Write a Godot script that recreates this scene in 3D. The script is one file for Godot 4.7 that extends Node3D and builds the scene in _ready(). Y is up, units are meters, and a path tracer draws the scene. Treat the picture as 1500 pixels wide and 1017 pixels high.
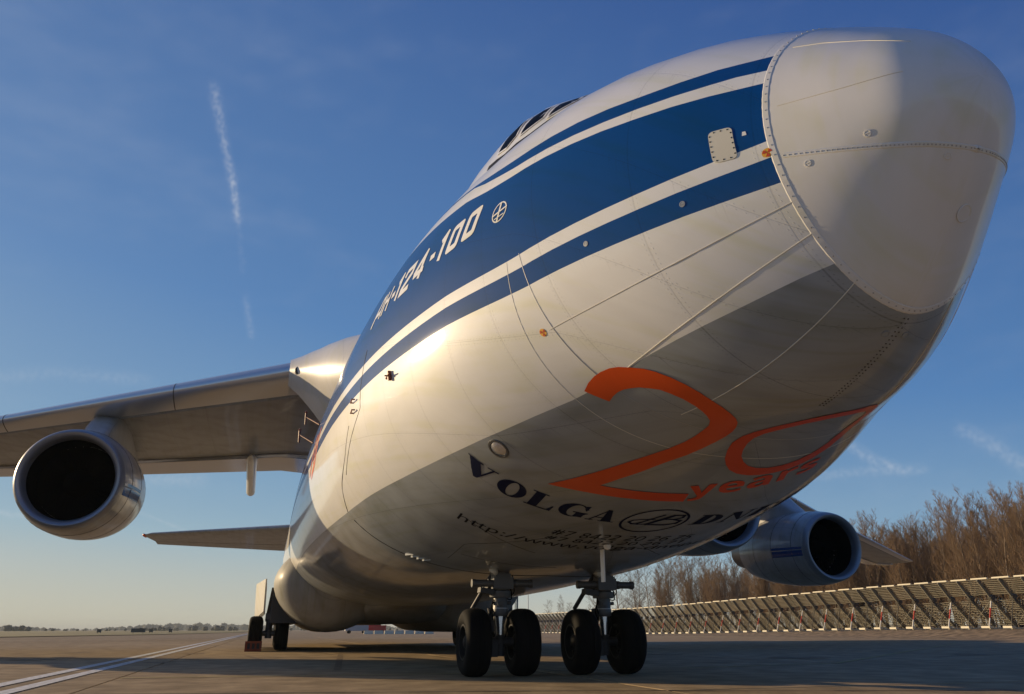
extends Node3D

# ------------------------------------------------------------------ mesh builder
class MB:
	var v := PackedVector3Array()
	var n := PackedVector3Array()
	var uv := PackedVector2Array()

	func tri(a: Vector3, b: Vector3, c: Vector3, na: Vector3, nb: Vector3, nc: Vector3, ua := Vector2.ZERO, ub := Vector2.ZERO, uc := Vector2.ZERO) -> void:
		var g := (b - a).cross(c - a)
		if g.length_squared() < 1e-16:
			return
		if g.dot(na + nb + nc) > 0.0:
			v.append(a); v.append(c); v.append(b)
			n.append(na); n.append(nc); n.append(nb)
			uv.append(ua); uv.append(uc); uv.append(ub)
		else:
			v.append(a); v.append(b); v.append(c)
			n.append(na); n.append(nb); n.append(nc)
			uv.append(ua); uv.append(ub); uv.append(uc)

	func flat(a: Vector3, b: Vector3, c: Vector3, out: Vector3) -> void:
		var g := (b - a).cross(c - a).normalized()
		if g.dot(out) < 0.0:
			g = -g
		tri(a, b, c, g, g, g, Vector2(a.x + a.y, a.z + a.y), Vector2(b.x + b.y, b.z + b.y), Vector2(c.x + c.y, c.z + c.y))

	func quad(a: Vector3, b: Vector3, c: Vector3, d: Vector3, out: Vector3) -> void:
		flat(a, b, c, out)
		flat(a, c, d, out)

	func box(at: Vector3, size: Vector3, turn := Basis.IDENTITY) -> void:
		var h := size * 0.5
		for ax in 3:
			for s in [-1.0, 1.0]:
				var nn := Vector3.ZERO
				nn[ax] = s
				var p := []
				for k in [[-1, -1], [1, -1], [1, 1], [-1, 1]]:
					var q := Vector3.ZERO
					q[ax] = s * h[ax]
					q[(ax + 1) % 3] = k[0] * h[(ax + 1) % 3]
					q[(ax + 2) % 3] = k[1] * h[(ax + 2) % 3]
					p.append(at + turn * q)
				quad(p[0], p[1], p[2], p[3], turn * nn)

	func tube(a: Vector3, b: Vector3, r0: float, r1: float, seg := 12, caps := true) -> void:
		var ax := (b - a).normalized()
		var s := ax.cross(Vector3.UP if absf(ax.y) < 0.9 else Vector3.RIGHT).normalized()
		var t := ax.cross(s)
		for i in seg:
			var p := TAU * i / seg
			var q := TAU * (i + 1) / seg
			var d0 := s * cos(p) + t * sin(p)
			var d1 := s * cos(q) + t * sin(q)
			var a0 := a + d0 * r0
			var a1 := a + d1 * r0
			var b0 := b + d0 * r1
			var b1 := b + d1 * r1
			tri(a0, a1, b1, d0, d1, d1)
			tri(a0, b1, b0, d0, d1, d0)
			if caps:
				tri(a, a0, a1, -ax, -ax, -ax)
				tri(b, b0, b1, ax, ax, ax)

	# profile of (radius, height along basis.y), turned about that axis
	func lathe(prof: Array, o: Vector3, bs: Basis, seg := 32) -> void:
		var m := prof.size()
		for k in m - 1:
			var e: Vector2 = prof[k + 1] - prof[k]
			if e.length() < 1e-6:
				continue
			var nk := Vector2(e.y, -e.x).normalized()
			var n0 := nk
			var n1 := nk
			if k > 0:
				var e0: Vector2 = prof[k] - prof[k - 1]
				var np := Vector2(e0.y, -e0.x).normalized()
				if np.dot(nk) > 0.7:
					n0 = (np + nk).normalized()
			if k < m - 2:
				var e2: Vector2 = prof[k + 2] - prof[k + 1]
				var nx := Vector2(e2.y, -e2.x).normalized()
				if nx.dot(nk) > 0.7:
					n1 = (nx + nk).normalized()
			for i in seg:
				var c := []
				for q in [[k, i, n0], [k, i + 1, n0], [k + 1, i + 1, n1], [k + 1, i, n1]]:
					var a: float = TAU * q[1] / seg
					var pr: Vector2 = prof[q[0]]
					var nn: Vector2 = q[2]
					c.append([o + bs * Vector3(pr.x * cos(a), pr.y, pr.x * sin(a)), bs * Vector3(nn.x * cos(a), nn.y, nn.x * sin(a)), Vector2(pr.x * a, pr.y)])
				tri(c[0][0], c[1][0], c[2][0], c[0][1], c[1][1], c[2][1], c[0][2], c[1][2], c[2][2])
				tri(c[0][0], c[2][0], c[3][0], c[0][1], c[2][1], c[3][1], c[0][2], c[2][2], c[3][2])

	# rows of points; smooth normals from neighbours; `out` tells the outside from the row's middle
	func sheet(P: Array, wrap := false, r0 := 0, r1 := -1, c0 := 0, c1 := -1) -> void:
		var R := P.size()
		var C: int = P[0].size()
		if r1 < 0: r1 = R - 1
		if c1 < 0: c1 = C - 1
		var N := []
		for i in R:
			var row := []
			var mid := Vector3.ZERO
			for j in C:
				mid += P[i][j]
			mid /= C
			for j in C:
				var du: Vector3 = P[mini(i + 1, R - 1)][j] - P[maxi(i - 1, 0)][j]
				var ja := j - 1
				var jb := j + 1
				if wrap:
					if ja < 0: ja = C - 2
					if jb > C - 1: jb = 1
				else:
					ja = maxi(ja, 0)
					jb = mini(jb, C - 1)
				var dv: Vector3 = P[i][jb] - P[i][ja]
				var g := du.cross(dv)
				g = g.normalized() if g.length() > 1e-9 else Vector3.UP
				if g.dot(P[i][j] - mid) < 0.0:
					g = -g
				row.append(g)
			N.append(row)
		for i in range(r0, r1):
			for j in range(c0, c1):
				var a: Vector3 = P[i][j]
				var b: Vector3 = P[i][j + 1]
				var c: Vector3 = P[i + 1][j + 1]
				var d: Vector3 = P[i + 1][j]
				var f := func(p: Vector3) -> Vector2: return Vector2(p.z, p.x)
				tri(a, b, c, N[i][j], N[i][j + 1], N[i + 1][j + 1], f.call(a), f.call(b), f.call(c))
				tri(a, c, d, N[i][j], N[i + 1][j + 1], N[i + 1][j], f.call(a), f.call(c), f.call(d))

	func into(mesh: ArrayMesh, m: Material) -> ArrayMesh:
		if v.is_empty():
			return mesh
		var a := []
		a.resize(Mesh.ARRAY_MAX)
		a[Mesh.ARRAY_VERTEX] = v
		a[Mesh.ARRAY_NORMAL] = n
		a[Mesh.ARRAY_TEX_UV] = uv
		mesh.add_surface_from_arrays(Mesh.PRIMITIVE_TRIANGLES, a)
		mesh.surface_set_material(mesh.get_surface_count() - 1, m)
		return mesh

var used := {}
var M := {}

func numbered(called: String, parent: Node) -> String:
	var key := str(parent.get_instance_id()) + called
	used[key] = used.get(key, -1) + 1
	return called if used[key] == 0 else "%s_%03d" % [called, used[key]]

func put(called: String, b: MB, m: Material, parent: Node = self) -> MeshInstance3D:
	return put_mesh(called, b.into(ArrayMesh.new(), m), parent)

func put_mesh(called: String, mesh: Mesh, parent: Node = self) -> MeshInstance3D:
	var o := MeshInstance3D.new()
	o.name = numbered(called, parent)
	o.mesh = mesh
	parent.add_child(o, true)
	return o

func node(called: String, at := Vector3.ZERO, parent: Node = self) -> Node3D:
	var o := Node3D.new()
	o.name = numbered(called, parent)
	o.position = at
	parent.add_child(o, true)
	return o

func tag(o: Node, label: String, category: String, group := "") -> Node:
	o.set_meta("label", label)
	o.set_meta("category", category)
	if group:
		o.set_meta("group", group)
	return o

func structure(o: Node) -> Node:
	o.set_meta("kind", "structure")
	return o

func copy(o: Node3D, called: String, at: Vector3, turn := 0.0, sc := Vector3.ONE) -> Node3D:
	var c: Node3D = o.duplicate()
	c.name = numbered(called, self)
	add_child(c, true)
	c.position = at
	c.rotation.y = turn
	c.scale = sc
	return c

# ------------------------------------------------------------------ materials
func mat(lin: Color, rough := 0.6, metal := 0.0) -> StandardMaterial3D:
	var m := StandardMaterial3D.new()
	m.albedo_color = lin.linear_to_srgb()
	m.roughness = rough
	m.metallic = metal
	return m

func noise(sd: int, freq: float, oct := 4) -> FastNoiseLite:
	var f := FastNoiseLite.new()
	f.seed = sd
	f.noise_type = FastNoiseLite.TYPE_SIMPLEX_SMOOTH
	f.frequency = freq
	f.fractal_octaves = oct
	return f

func noise_tex(sd: int, freq: float, lo: float, hi: float, size := 512, oct := 5) -> NoiseTexture2D:
	var t := NoiseTexture2D.new()
	t.width = size
	t.height = size
	t.seamless = true
	t.noise = noise(sd, freq, oct)
	var g := Gradient.new()
	g.set_color(0, Color(lo, lo, lo))
	g.set_color(1, Color(hi, hi, hi))
	t.color_ramp = g
	return t

# relief of riveted skin: one tile is 4 m x 4 m; white is proud
func skin_relief() -> ImageTexture:
	var S := 1024
	var im := Image.create(S, S, false, Image.FORMAT_RF)
	var f := noise(5, 0.008, 3)
	for y in S:
		for x in S:
			# tiling dents
			var a := TAU * x / S
			var b := TAU * y / S
			var d := f.get_noise_3d(cos(a) * 130.0, sin(a) * 130.0, cos(b) * 130.0) + f.get_noise_3d(cos(b) * 130.0 + 400.0, sin(b) * 130.0, sin(a) * 90.0)
			im.set_pixel(x, y, Color(0.6 + 0.10 * d, 0, 0))
	for k in 4:
		var o := k * 256 + 40
		for i in S:
			for w in 2:
				var p := im.get_pixel(o + w, i).r
				im.set_pixel(o + w, i, Color(p - 0.10, 0, 0))
			if k < 3:
				var yy := k * 341 + 100
				for w in 2:
					var p2 := im.get_pixel(i, yy + w).r
					im.set_pixel(i, yy + w, Color(p2 - 0.10, 0, 0))
		for i in range(0, S, 14):
			for s in [-7, 8]:
				for e in [[0, 0], [1, 0], [0, 1], [1, 1]]:
					im.set_pixel(posmod(o + s + e[0], S), posmod(i + e[1], S), Color(0.98, 0, 0))
					if k < 3:
						im.set_pixel(posmod(i + e[0], S), posmod(k * 341 + 100 + s + e[1], S), Color(0.98, 0, 0))
	return ImageTexture.create_from_image(im)

# dirt and streaks; grimy panel joints and rivet rows where `panels` is above 0. One tile is 4 m along the body by 4 m round it
func dirt(sd: int, lo: float, streak: float, panels := 0.0) -> ImageTexture:
	var S := 1024
	var small := Image.create(256, 256, false, Image.FORMAT_RGB8)
	var f := noise(sd, 0.012, 4)
	var g := noise(sd + 9, 0.02, 3)
	for y in 256:
		for x in 256:
			var a := TAU * x / 256.0
			var b := TAU * y / 256.0
			var q := f.get_noise_3d(cos(a) * 60.0 + cos(b) * 60.0, sin(a) * 60.0, sin(b) * 60.0)
			var s := g.get_noise_3d(cos(b) * 130.0, sin(b) * 130.0, cos(a) * 14.0)
			var val := clampf(1.0 - lo * clampf(q + 0.25, 0.0, 1.0) - streak * clampf(s, 0.0, 1.0), 0.0, 1.0)
			small.set_pixel(x, y, Color(val, val * (1.0 - 0.06 * lo * clampf(q, 0, 1)), val * (1.0 - 0.06 * clampf(q + s, 0.0, 1.0))))
	var im: Image = small
	if panels > 0.0:
		small.resize(S, S, Image.INTERPOLATE_CUBIC)
		var rng := RandomNumberGenerator.new()
		rng.seed = sd
		var dim := func(x: int, y: int, k: float) -> void:
			var c := im.get_pixel(posmod(x, S), posmod(y, S))
			im.set_pixel(posmod(x, S), posmod(y, S), Color(c.r * k, c.g * k, c.b * k))
		for k in 4:
			for i in S:
				var w := 1.0 - panels * (0.55 + 0.45 * f.get_noise_2d(i * 9.0, k * 300.0))
				for e in 3:
					dim.call(k * 256 + 40 + e, i, w)
					if k < 3:
						dim.call(i, k * 341 + 100 + e, w)
			for i in range(0, S, 14):
				for t in [-7, 8]:
					for e in [[0, 0], [1, 0], [0, 1], [1, 1]]:
						dim.call(k * 256 + 40 + t + e[0], i + e[1], 1.0 - panels * 0.8)
						if k < 3:
							dim.call(i + e[0], k * 341 + 100 + t + e[1], 1.0 - panels * 0.8)
		# short drips from the joints
		for k in 60:
			var x := rng.randi() % S
			var y: int = [100, 441, 782][rng.randi() % 3]
			var l := rng.randi_range(15, 90)
			for i in l:
				dim.call(x, y + i, 1.0 - panels * 0.45 * (1.0 - float(i) / l))
				dim.call(x + 1, y + i, 1.0 - panels * 0.3 * (1.0 - float(i) / l))
	return ImageTexture.create_from_image(im)

var relief: Texture2D
func paint(lin: Color, d: Texture2D, rough := 0.5, relief_cm := 0.5, coat := 0.75) -> StandardMaterial3D:
	var m := mat(lin, rough)
	m.albedo_texture = d
	m.uv1_scale = Vector3(0.25, 0.25, 1)
	m.clearcoat_enabled = true
	m.clearcoat = coat
	m.clearcoat_roughness = 0.085
	m.metallic_specular = 0.3
	if relief_cm > 0.0:
		# dents, seams and rivets of the skin
		m.heightmap_enabled = true
		m.heightmap_texture = relief
		m.heightmap_scale = relief_cm
		m.uv1_scale = Vector3(0.25, 0.25, 1)
	return m

func materials() -> void:
	relief = skin_relief()
	var d0 := dirt(3, 0.035, 0.02)
	var d1 := dirt(3, 0.03, 0.025, 0.13)
	var d2 := dirt(8, 0.12, 0.05, 0.24)
	M.white = paint(Color(0.80, 0.80, 0.775), d1)
	M.dome = paint(Color(0.74, 0.73, 0.70), d0, 0.40, 0.0, 0.5)
	M.blue = paint(Color(0.002, 0.060, 0.235), d1, 0.55, 0.4, 0.5)
	M.blue.metallic_specular = 0.12
	M.belly = paint(Color(0.315, 0.345, 0.37), d2, 0.42, 0.6, 0.7)
	M.wing = paint(Color(0.34, 0.335, 0.32), d2, 0.42, 0.12, 0.3)
	M.wing_white = paint(Color(0.68, 0.66, 0.62), d1, 0.36, 0.08, 0.5)
	M.slat = mat(Color(0.62, 0.63, 0.65), 0.34, 0.75)
	M.flap = mat(Color(0.62, 0.62, 0.62), 0.16, 0.8)
	M.orange = paint(Color(0.70, 0.085, 0.008), d0, 0.4, 0.0, 0.3)
	M.navy = mat(Color(0.006, 0.010, 0.040), 0.6)
	M.navy.metallic_specular = 0.2
	M.ink = mat(Color(0.008, 0.009, 0.014), 0.6)
	M.ink.metallic_specular = 0.2
	M.mark_white = paint(Color(0.84, 0.83, 0.79), d0, 0.4, 0.0, 0.4)
	M.cream = mat(Color(0.66, 0.63, 0.52), 0.45)
	M.sealant = mat(Color(0.70, 0.67, 0.58), 0.4)
	M.groove = mat(Color(0.06, 0.055, 0.05), 0.7)
	M.lip = mat(Color(0.30, 0.31, 0.33), 0.42, 0.55)
	M.cowl = paint(Color(0.42, 0.42, 0.42), d2, 0.4, 0.10, 0.6)
	M.cowl.clearcoat_roughness = 0.14
	M.pod = paint(Color(0.33, 0.335, 0.325), d2, 0.6, 0.3, 0.12)
	M.pod.clearcoat_roughness = 0.3
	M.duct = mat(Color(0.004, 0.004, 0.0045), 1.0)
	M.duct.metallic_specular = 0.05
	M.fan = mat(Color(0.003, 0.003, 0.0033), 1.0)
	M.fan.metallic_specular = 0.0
	M.hot = mat(Color(0.20, 0.18, 0.16), 0.4, 0.8)
	M.rubber = mat(Color(0.007, 0.0068, 0.0065), 0.8)
	M.rubber.metallic_specular = 0.25
	M.rim = mat(Color(0.014, 0.014, 0.013), 0.6)
	M.rim.metallic_specular = 0.3
	M.gear = mat(Color(0.10, 0.10, 0.097), 0.45, 0.2)
	M.gear_dark = mat(Color(0.05, 0.05, 0.05), 0.55, 0.2)
	M.chrome = mat(Color(0.70, 0.71, 0.73), 0.22, 0.9)
	M.glass = mat(Color(0.005, 0.008, 0.018), 0.3)
	M.glass.metallic_specular = 0.02
	M.frame = mat(Color(0.40, 0.40, 0.40), 0.4, 0.4)
	M.brown_rod = mat(Color(0.25, 0.07, 0.03), 0.5)
	M.red = mat(Color(0.55, 0.03, 0.02), 0.5)
	M.yellow = mat(Color(0.80, 0.42, 0.03), 0.5)
	M.red_sign = mat(Color(0.55, 0.06, 0.01), 0.5)
	M.steel = mat(Color(0.27, 0.25, 0.19), 0.6, 0.2)
	M.steel_dark = mat(Color(0.10, 0.09, 0.07), 0.7, 0.2)
	M.white_post = mat(Color(0.72, 0.70, 0.64), 0.6)
	M.red_post = mat(Color(0.52, 0.04, 0.02), 0.6)
	M.foot = mat(Color(0.70, 0.65, 0.50), 0.8)
	M.chock = mat(Color(0.22, 0.05, 0.02), 0.7)
	M.line = mat(Color(0.85, 0.85, 0.82), 0.75)
	M.line.albedo_texture = noise_tex(21, 0.03, 0.7, 1.0)
	M.line.uv1_scale = Vector3(0.5, 0.5, 1)
	M.line_yellow = mat(Color(0.36, 0.29, 0.10), 0.8)
	M.joint = mat(Color(0.022, 0.020, 0.018), 0.9)
	M.slab = []
	var ct := noise_tex(31, 0.012, 0.76, 1.0, 1024, 6)
	var cb := noise_tex(33, 0.15, 0.0, 1.0, 512, 3)
	for k in 5:
		var g: float = [0.50, 0.47, 0.52, 0.46, 0.485][k]
		var m := mat(Color(g, g * 0.76, g * 0.47), 0.82)
		m.albedo_texture = ct
		m.metallic_specular = 0.1
		m.uv1_triplanar = true
		m.uv1_world_triplanar = true
		m.uv1_scale = Vector3.ONE * 0.09
		m.uv1_offset = Vector3(0.13 * k, 0.31 * k, 0.07 * k)
		m.heightmap_enabled = true
		m.heightmap_texture = cb
		m.heightmap_scale = 0.5
		M.slab.append(m)
	M.stain = mat(Color(0.34, 0.25, 0.155), 0.7)
	M.stain.albedo_texture = ct
	M.stain.uv1_triplanar = true
	M.stain.uv1_world_triplanar = true
	M.stain.uv1_scale = Vector3.ONE * 0.4
	M.stain.metallic_specular = 0.2
	M.earth = mat(Color(0.40, 0.29, 0.18), 0.95)
	M.earth.albedo_texture = noise_tex(41, 0.03, 0.45, 1.0, 512, 6)
	M.earth.uv1_triplanar = true
	M.earth.uv1_world_triplanar = true
	M.earth.uv1_scale = Vector3.ONE * 0.07
	M.grass = mat(Color(0.27, 0.215, 0.05), 0.95)
	M.grass.albedo_texture = noise_tex(43, 0.04, 0.5, 1.0, 512, 6)
	M.grass.uv1_triplanar = true
	M.grass.uv1_world_triplanar = true
	M.grass.uv1_scale = Vector3.ONE * 0.03
	M.far_wood = mat(Color(0.055, 0.055, 0.042), 0.95)
	M.bark = mat(Color(0.20, 0.15, 0.10), 0.9)
	M.bark_light = mat(Color(0.30, 0.25, 0.19), 0.85)
	M.twig = mat(Color(0.25, 0.165, 0.09), 0.9)
	M.twig_grey = mat(Color(0.20, 0.15, 0.10), 0.9)
	M.needle = mat(Color(0.022, 0.035, 0.018), 0.9)
	M.roof = mat(Color(0.05, 0.065, 0.085), 0.6)
	M.wall = mat(Color(0.45, 0.43, 0.40), 0.8)

# ------------------------------------------------------------------ the body of the aircraft (x to port, y up, z forward of the nose gear)
const ZT := 10.395
const SQ := [0.0, 0.25, 0.5, 0.75, 1.045, 1.5, 1.9, 2.35, 2.75, 3.2, 3.7, 4.3, 6.0]
# crown, keel, half width, share of the height at the widest point, exponents above and below it
const SECTIONS := [
	[4.8, 4.8, 0.0, 0.458, 2.054, 2.165], [5.064, 4.511, 0.307, 0.488, 2.063, 2.025], [5.41, 4.194, 0.577, 0.516, 2.072, 1.893],
	[5.725, 3.82, 0.815, 0.54, 2.084, 1.792], [6.168, 3.283, 1.158, 0.552, 2.108, 1.775], [6.935, 2.807, 1.897, 0.523, 2.169, 2.051],
	[7.533, 2.664, 2.569, 0.485, 2.159, 2.284], [8.02, 2.239, 3.256, 0.442, 2.104, 2.451], [8.338, 1.952, 3.736, 0.419, 2.038, 2.439],
	[8.567, 1.707, 4.076, 0.398, 1.968, 2.418], [8.717, 1.585, 4.265, 0.382, 1.939, 2.476], [8.799, 1.525, 4.424, 0.372, 1.955, 2.586],
	[8.802, 1.583, 4.426, 0.374, 2.036, 2.468]]
var slopes := []

func prepare_sections() -> void:
	for c in 6:
		var m := []
		m.resize(13)
		var d := []
		for i in 12:
			d.append((SECTIONS[i + 1][c] - SECTIONS[i][c]) / (SQ[i + 1] - SQ[i]))
		for i in range(1, 12):
			var h0: float = SQ[i] - SQ[i - 1]
			var h1: float = SQ[i + 1] - SQ[i]
			m[i] = (d[i - 1] * h1 + d[i] * h0) / (h0 + h1)
		m[0] = 1.5 * d[0] - 0.5 * m[1]
		m[12] = 0.0
		slopes.append(m)

# [crown, keel, half width, height of the widest point, exponent above, exponent below]
func sec(z: float) -> Array:
	var q := clampf(sqrt(maxf(ZT - z, 0.0)), 0.0, 6.0)
	var i := 0
	while i < 11 and q > SQ[i + 1]:
		i += 1
	var h: float = SQ[i + 1] - SQ[i]
	var t: float = (q - SQ[i]) / h
	var a := (1.0 + 2.0 * t) * (1.0 - t) * (1.0 - t)
	var b := h * t * (1.0 - t) * (1.0 - t)
	var c := t * t * (3.0 - 2.0 * t)
	var d := h * t * t * (t - 1.0)
	var r := []
	for k in 6:
		r.append(SECTIONS[i][k] * a + slopes[k][i] * b + SECTIONS[i + 1][k] * c + slopes[k][i + 1] * d)
	if z < -30.0:   # the tail narrows and rises
		var e := clampf((-30.0 - z) / 28.0, 0.0, 1.0)
		r[1] = lerpf(r[1], 7.3, pow(e, 1.25))
		r[2] *= 1.0 - 0.88 * pow(e, 1.6)
		r[3] = lerpf(r[3], 0.5, e)
	r[3] = r[1] + (r[0] - r[1]) * r[3]
	return r

func body_point(s: Array, th: float, z: float) -> Vector3:   # th from the crown (0) to the keel (PI), port half
	var cu := absf(cos(th))
	var su := absf(sin(th))
	var up := th <= PI / 2
	var e: float = 2.0 / (s[4] if up else s[5])
	var h: float = s[0] - s[3] if up else s[1] - s[3]
	return Vector3(s[2] * pow(su, e), s[3] + h * pow(cu, e), z)

func body_theta(s: Array, y: float) -> float:
	if y >= s[3]:
		return acos(pow(clampf((y - s[3]) / maxf(s[0] - s[3], 1e-4), 0.0, 1.0), s[4] / 2.0))
	return PI - acos(pow(clampf((s[3] - y) / maxf(s[3] - s[1], 1e-4), 0.0, 1.0), s[5] / 2.0))

func body_half(z: float, y: float) -> float:
	var s := sec(z)
	var up: bool = y > s[3]
	var e: float = s[4] if up else s[5]
	var q: float = absf(y - s[3]) / absf((s[0] if up else s[1]) - s[3])
	return s[2] * pow(maxf(1.0 - pow(minf(q, 1.0), e), 0.0), 1.0 / e)

func body_under(x: float, z: float) -> float:
	var s := sec(z)
	var q := minf(absf(x) / s[2], 1.0)
	return s[3] - (s[3] - s[1]) * pow(maxf(1.0 - pow(q, s[5]), 0.0), 1.0 / s[5])

func body_f(p: Vector3) -> float:
	var s := sec(p.z)
	var up: bool = p.y > s[3]
	var e: float = s[4] if up else s[5]
	var h: float = maxf(absf((s[0] if up else s[1]) - s[3]), 0.01)
	return pow(pow(absf(p.x) / maxf(s[2], 0.01), e) + pow(absf(p.y - s[3]) / h, e), 1.0 / e)

func body_normal(p: Vector3) -> Vector3:
	var h := 0.004
	var q := Vector3(p.x, p.y, minf(p.z, ZT - 0.02))
	return Vector3(body_f(q + Vector3(h, 0, 0)) - body_f(q - Vector3(h, 0, 0)), body_f(q + Vector3(0, h, 0)) - body_f(q - Vector3(0, h, 0)), body_f(q + Vector3(0, 0, h)) - body_f(q - Vector3(0, 0, h))).normalized()

# a flat (u, v) of the paint onto the skin: [place, normal]
func on_side(uv: Vector2) -> Array:      # (z, y), starboard
	var p := Vector3(-body_half(uv.x, uv.y), uv.y, uv.x)
	return [p, body_normal(p)]

func on_belly(uv: Vector2) -> Array:     # (x, z), seen from below
	var p := Vector3(uv.x, body_under(uv.x, uv.y), uv.y)
	return [p, body_normal(p)]

const HUMP_Z := [6.9, 6.0, 5.0, 4.0, 3.0, 2.0, 0.5, -1.5, -6.0, -30.0]
const HUMP_Y := [7.45, 7.99, 8.61, 9.27, 9.82, 10.21, 10.70, 11.05, 11.2, 11.2]
const HUMP_W := [1.2, 1.6, 1.85, 2.0, 2.08, 2.12, 2.15, 2.18, 2.2, 2.2]
func hump(z: float) -> Vector2:
	if z >= HUMP_Z[0]:
		return Vector2(HUMP_Y[0], HUMP_W[0])
	for i in 9:
		if z >= HUMP_Z[i + 1]:
			var t: float = (HUMP_Z[i] - z) / (HUMP_Z[i] - HUMP_Z[i + 1])
			var a: float = HUMP_Y[maxi(i - 1, 0)]
			var d: float = HUMP_Y[mini(i + 2, 9)]
			var y: float = lerpf(HUMP_Y[i], HUMP_Y[i + 1], t)
			return Vector2(y + 0.0 * (a + d), lerpf(HUMP_W[i], HUMP_W[i + 1], t))
	return Vector2(HUMP_Y[9], HUMP_W[9])

func on_hump(uv: Vector2) -> Array:      # (z, y), starboard
	var f := func(z: float, y: float) -> float:
		var h := hump(z)
		return h.y * pow(maxf(1.0 - pow(clampf((y - 7.0) / (h.x - 7.0), 0.0, 1.0), 2.3), 0.0), 1.0 / 2.3)
	var p := Vector3(-f.call(uv.x, uv.y), uv.y, uv.x)
	var fz: float = (f.call(uv.x + 0.05, uv.y) - f.call(uv.x - 0.05, uv.y)) / 0.1
	var fy: float = (f.call(uv.x, uv.y + 0.02) - f.call(uv.x, uv.y - 0.02)) / 0.04
	return [p, Vector3(-1.0, -fy, -fz).normalized()]

# ------------------------------------------------------------------ flat prints laid on a curved skin
func shape(a: Array) -> PackedVector2Array:
	var p := PackedVector2Array()
	for i in range(0, a.size(), 2):
		p.append(Vector2(a[i], a[i + 1]))
	return p

func lay(b: MB, poly: PackedVector2Array, holes: Array, on: Callable, cell := 0.12, lift := 0.004) -> void:
	var lo := poly[0]
	var hi := poly[0]
	for p in poly:
		lo = lo.min(p)
		hi = hi.max(p)
	for i in range(floori(lo.x / cell), floori(hi.x / cell) + 1):
		for j in range(floori(lo.y / cell), floori(hi.y / cell) + 1):
			var q := PackedVector2Array([Vector2(i, j) * cell, Vector2(i + 1, j) * cell, Vector2(i + 1, j + 1) * cell, Vector2(i, j + 1) * cell])
			var pieces := Geometry2D.intersect_polygons(poly, q)
			for h in holes:
				var next: Array[PackedVector2Array] = []
				for e in pieces:
					next.append_array(Geometry2D.clip_polygons(e, h))
				pieces = next
			for e in pieces:
				var idx := Geometry2D.triangulate_polygon(e)
				var at := []
				for p in e:
					var r: Array = on.call(p)
					at.append([r[0] + r[1] * lift, r[1], p])
				for k in range(0, idx.size(), 3):
					var A: Array = at[idx[k]]
					var B: Array = at[idx[k + 1]]
					var C: Array = at[idx[k + 2]]
					b.tri(A[0], B[0], C[0], A[1], B[1], C[1], A[2], B[2], C[2])

func lay_tri(b: MB, p: Array, on: Callable, most: float, lift: float) -> void:
	var l := 0
	var best := 0.0
	for k in 3:
		var d: float = p[k].distance_to(p[(k + 1) % 3])
		if d > best:
			best = d
			l = k
	if best > most:
		var m: Vector2 = (p[l] + p[(l + 1) % 3]) * 0.5
		lay_tri(b, [p[l], m, p[(l + 2) % 3]], on, most, lift)
		lay_tri(b, [m, p[(l + 1) % 3], p[(l + 2) % 3]], on, most, lift)
		return
	var r := []
	for q in p:
		r.append(on.call(q))
	b.tri(r[0][0] + r[0][1] * lift, r[1][0] + r[1][1] * lift, r[2][0] + r[2][1] * lift, r[0][1], r[1][1], r[2][1])

# lettering: triangles scaled so that the text runs from (0,0) to (1,1)
func letters(text: String, font: String, weight: int, italic := false) -> Array:
	var f := SystemFont.new()
	f.font_names = PackedStringArray([font])
	f.font_weight = weight
	f.font_italic = italic
	var t := TextMesh.new()
	t.text = text
	t.font = f
	t.font_size = 64
	t.pixel_size = 0.01
	t.depth = 0.0
	t.curve_step = 2.0
	var a := t.get_mesh_arrays()
	var v: PackedVector3Array = a[Mesh.ARRAY_VERTEX]
	var nn: PackedVector3Array = a[Mesh.ARRAY_NORMAL]
	var ix := PackedInt32Array()
	if a[Mesh.ARRAY_INDEX] != null:
		ix = a[Mesh.ARRAY_INDEX]
	if ix.is_empty():
		for i in v.size():
			ix.append(i)
	var lo := Vector2(1e9, 1e9)
	var hi := -lo
	for p in v:
		lo = lo.min(Vector2(p.x, p.y))
		hi = hi.max(Vector2(p.x, p.y))
	var out := []
	for k in range(0, ix.size(), 3):
		if nn[ix[k]].z < 0.5:
			continue
		var q := []
		for e in 3:
			var p := v[ix[k + e]]
			q.append((Vector2(p.x, p.y) - lo) / (hi - lo))
		out.append(q)
	return out

func print_text(called: String, text: String, font: String, weight: int, place: Callable, on: Callable, m: Material, parent: Node, italic := false, lift := 0.004, step := 0.15) -> void:
	var tris := letters(text, font, weight, italic)
	# triangles that share corners make one letter
	var home := {}
	var up := []
	for i in tris.size():
		up.append(i)
	for i in tris.size():
		for p in tris[i]:
			var key := Vector2i(p * 20000.0)
			if home.has(key):
				var a: int = i
				var c: int = home[key]
				while up[a] != a: a = up[a]
				while up[c] != c: c = up[c]
				up[maxi(a, c)] = mini(a, c)
			home[key] = i
	var o := node(called, Vector3.ZERO, parent)
	var meshes := {}
	for i in tris.size():
		var a: int = i
		while up[a] != a: a = up[a]
		if not meshes.has(a):
			meshes[a] = MB.new()
		var t: Array = tris[i]
		lay_tri(meshes[a], [place.call(t[0]), place.call(t[1]), place.call(t[2])], on, step, lift)
	for a in meshes:
		put("letter", meshes[a], m, o)

func band(b: MB, pts: PackedVector2Array, width: float, on: Callable, lift := 0.004, cell := 0.12) -> void:
	for p in Geometry2D.offset_polyline(pts, width * 0.5, Geometry2D.JOIN_MITER, Geometry2D.END_BUTT):
		if not Geometry2D.is_polygon_clockwise(p):
			lay(b, p, [], on, cell, lift)

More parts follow.
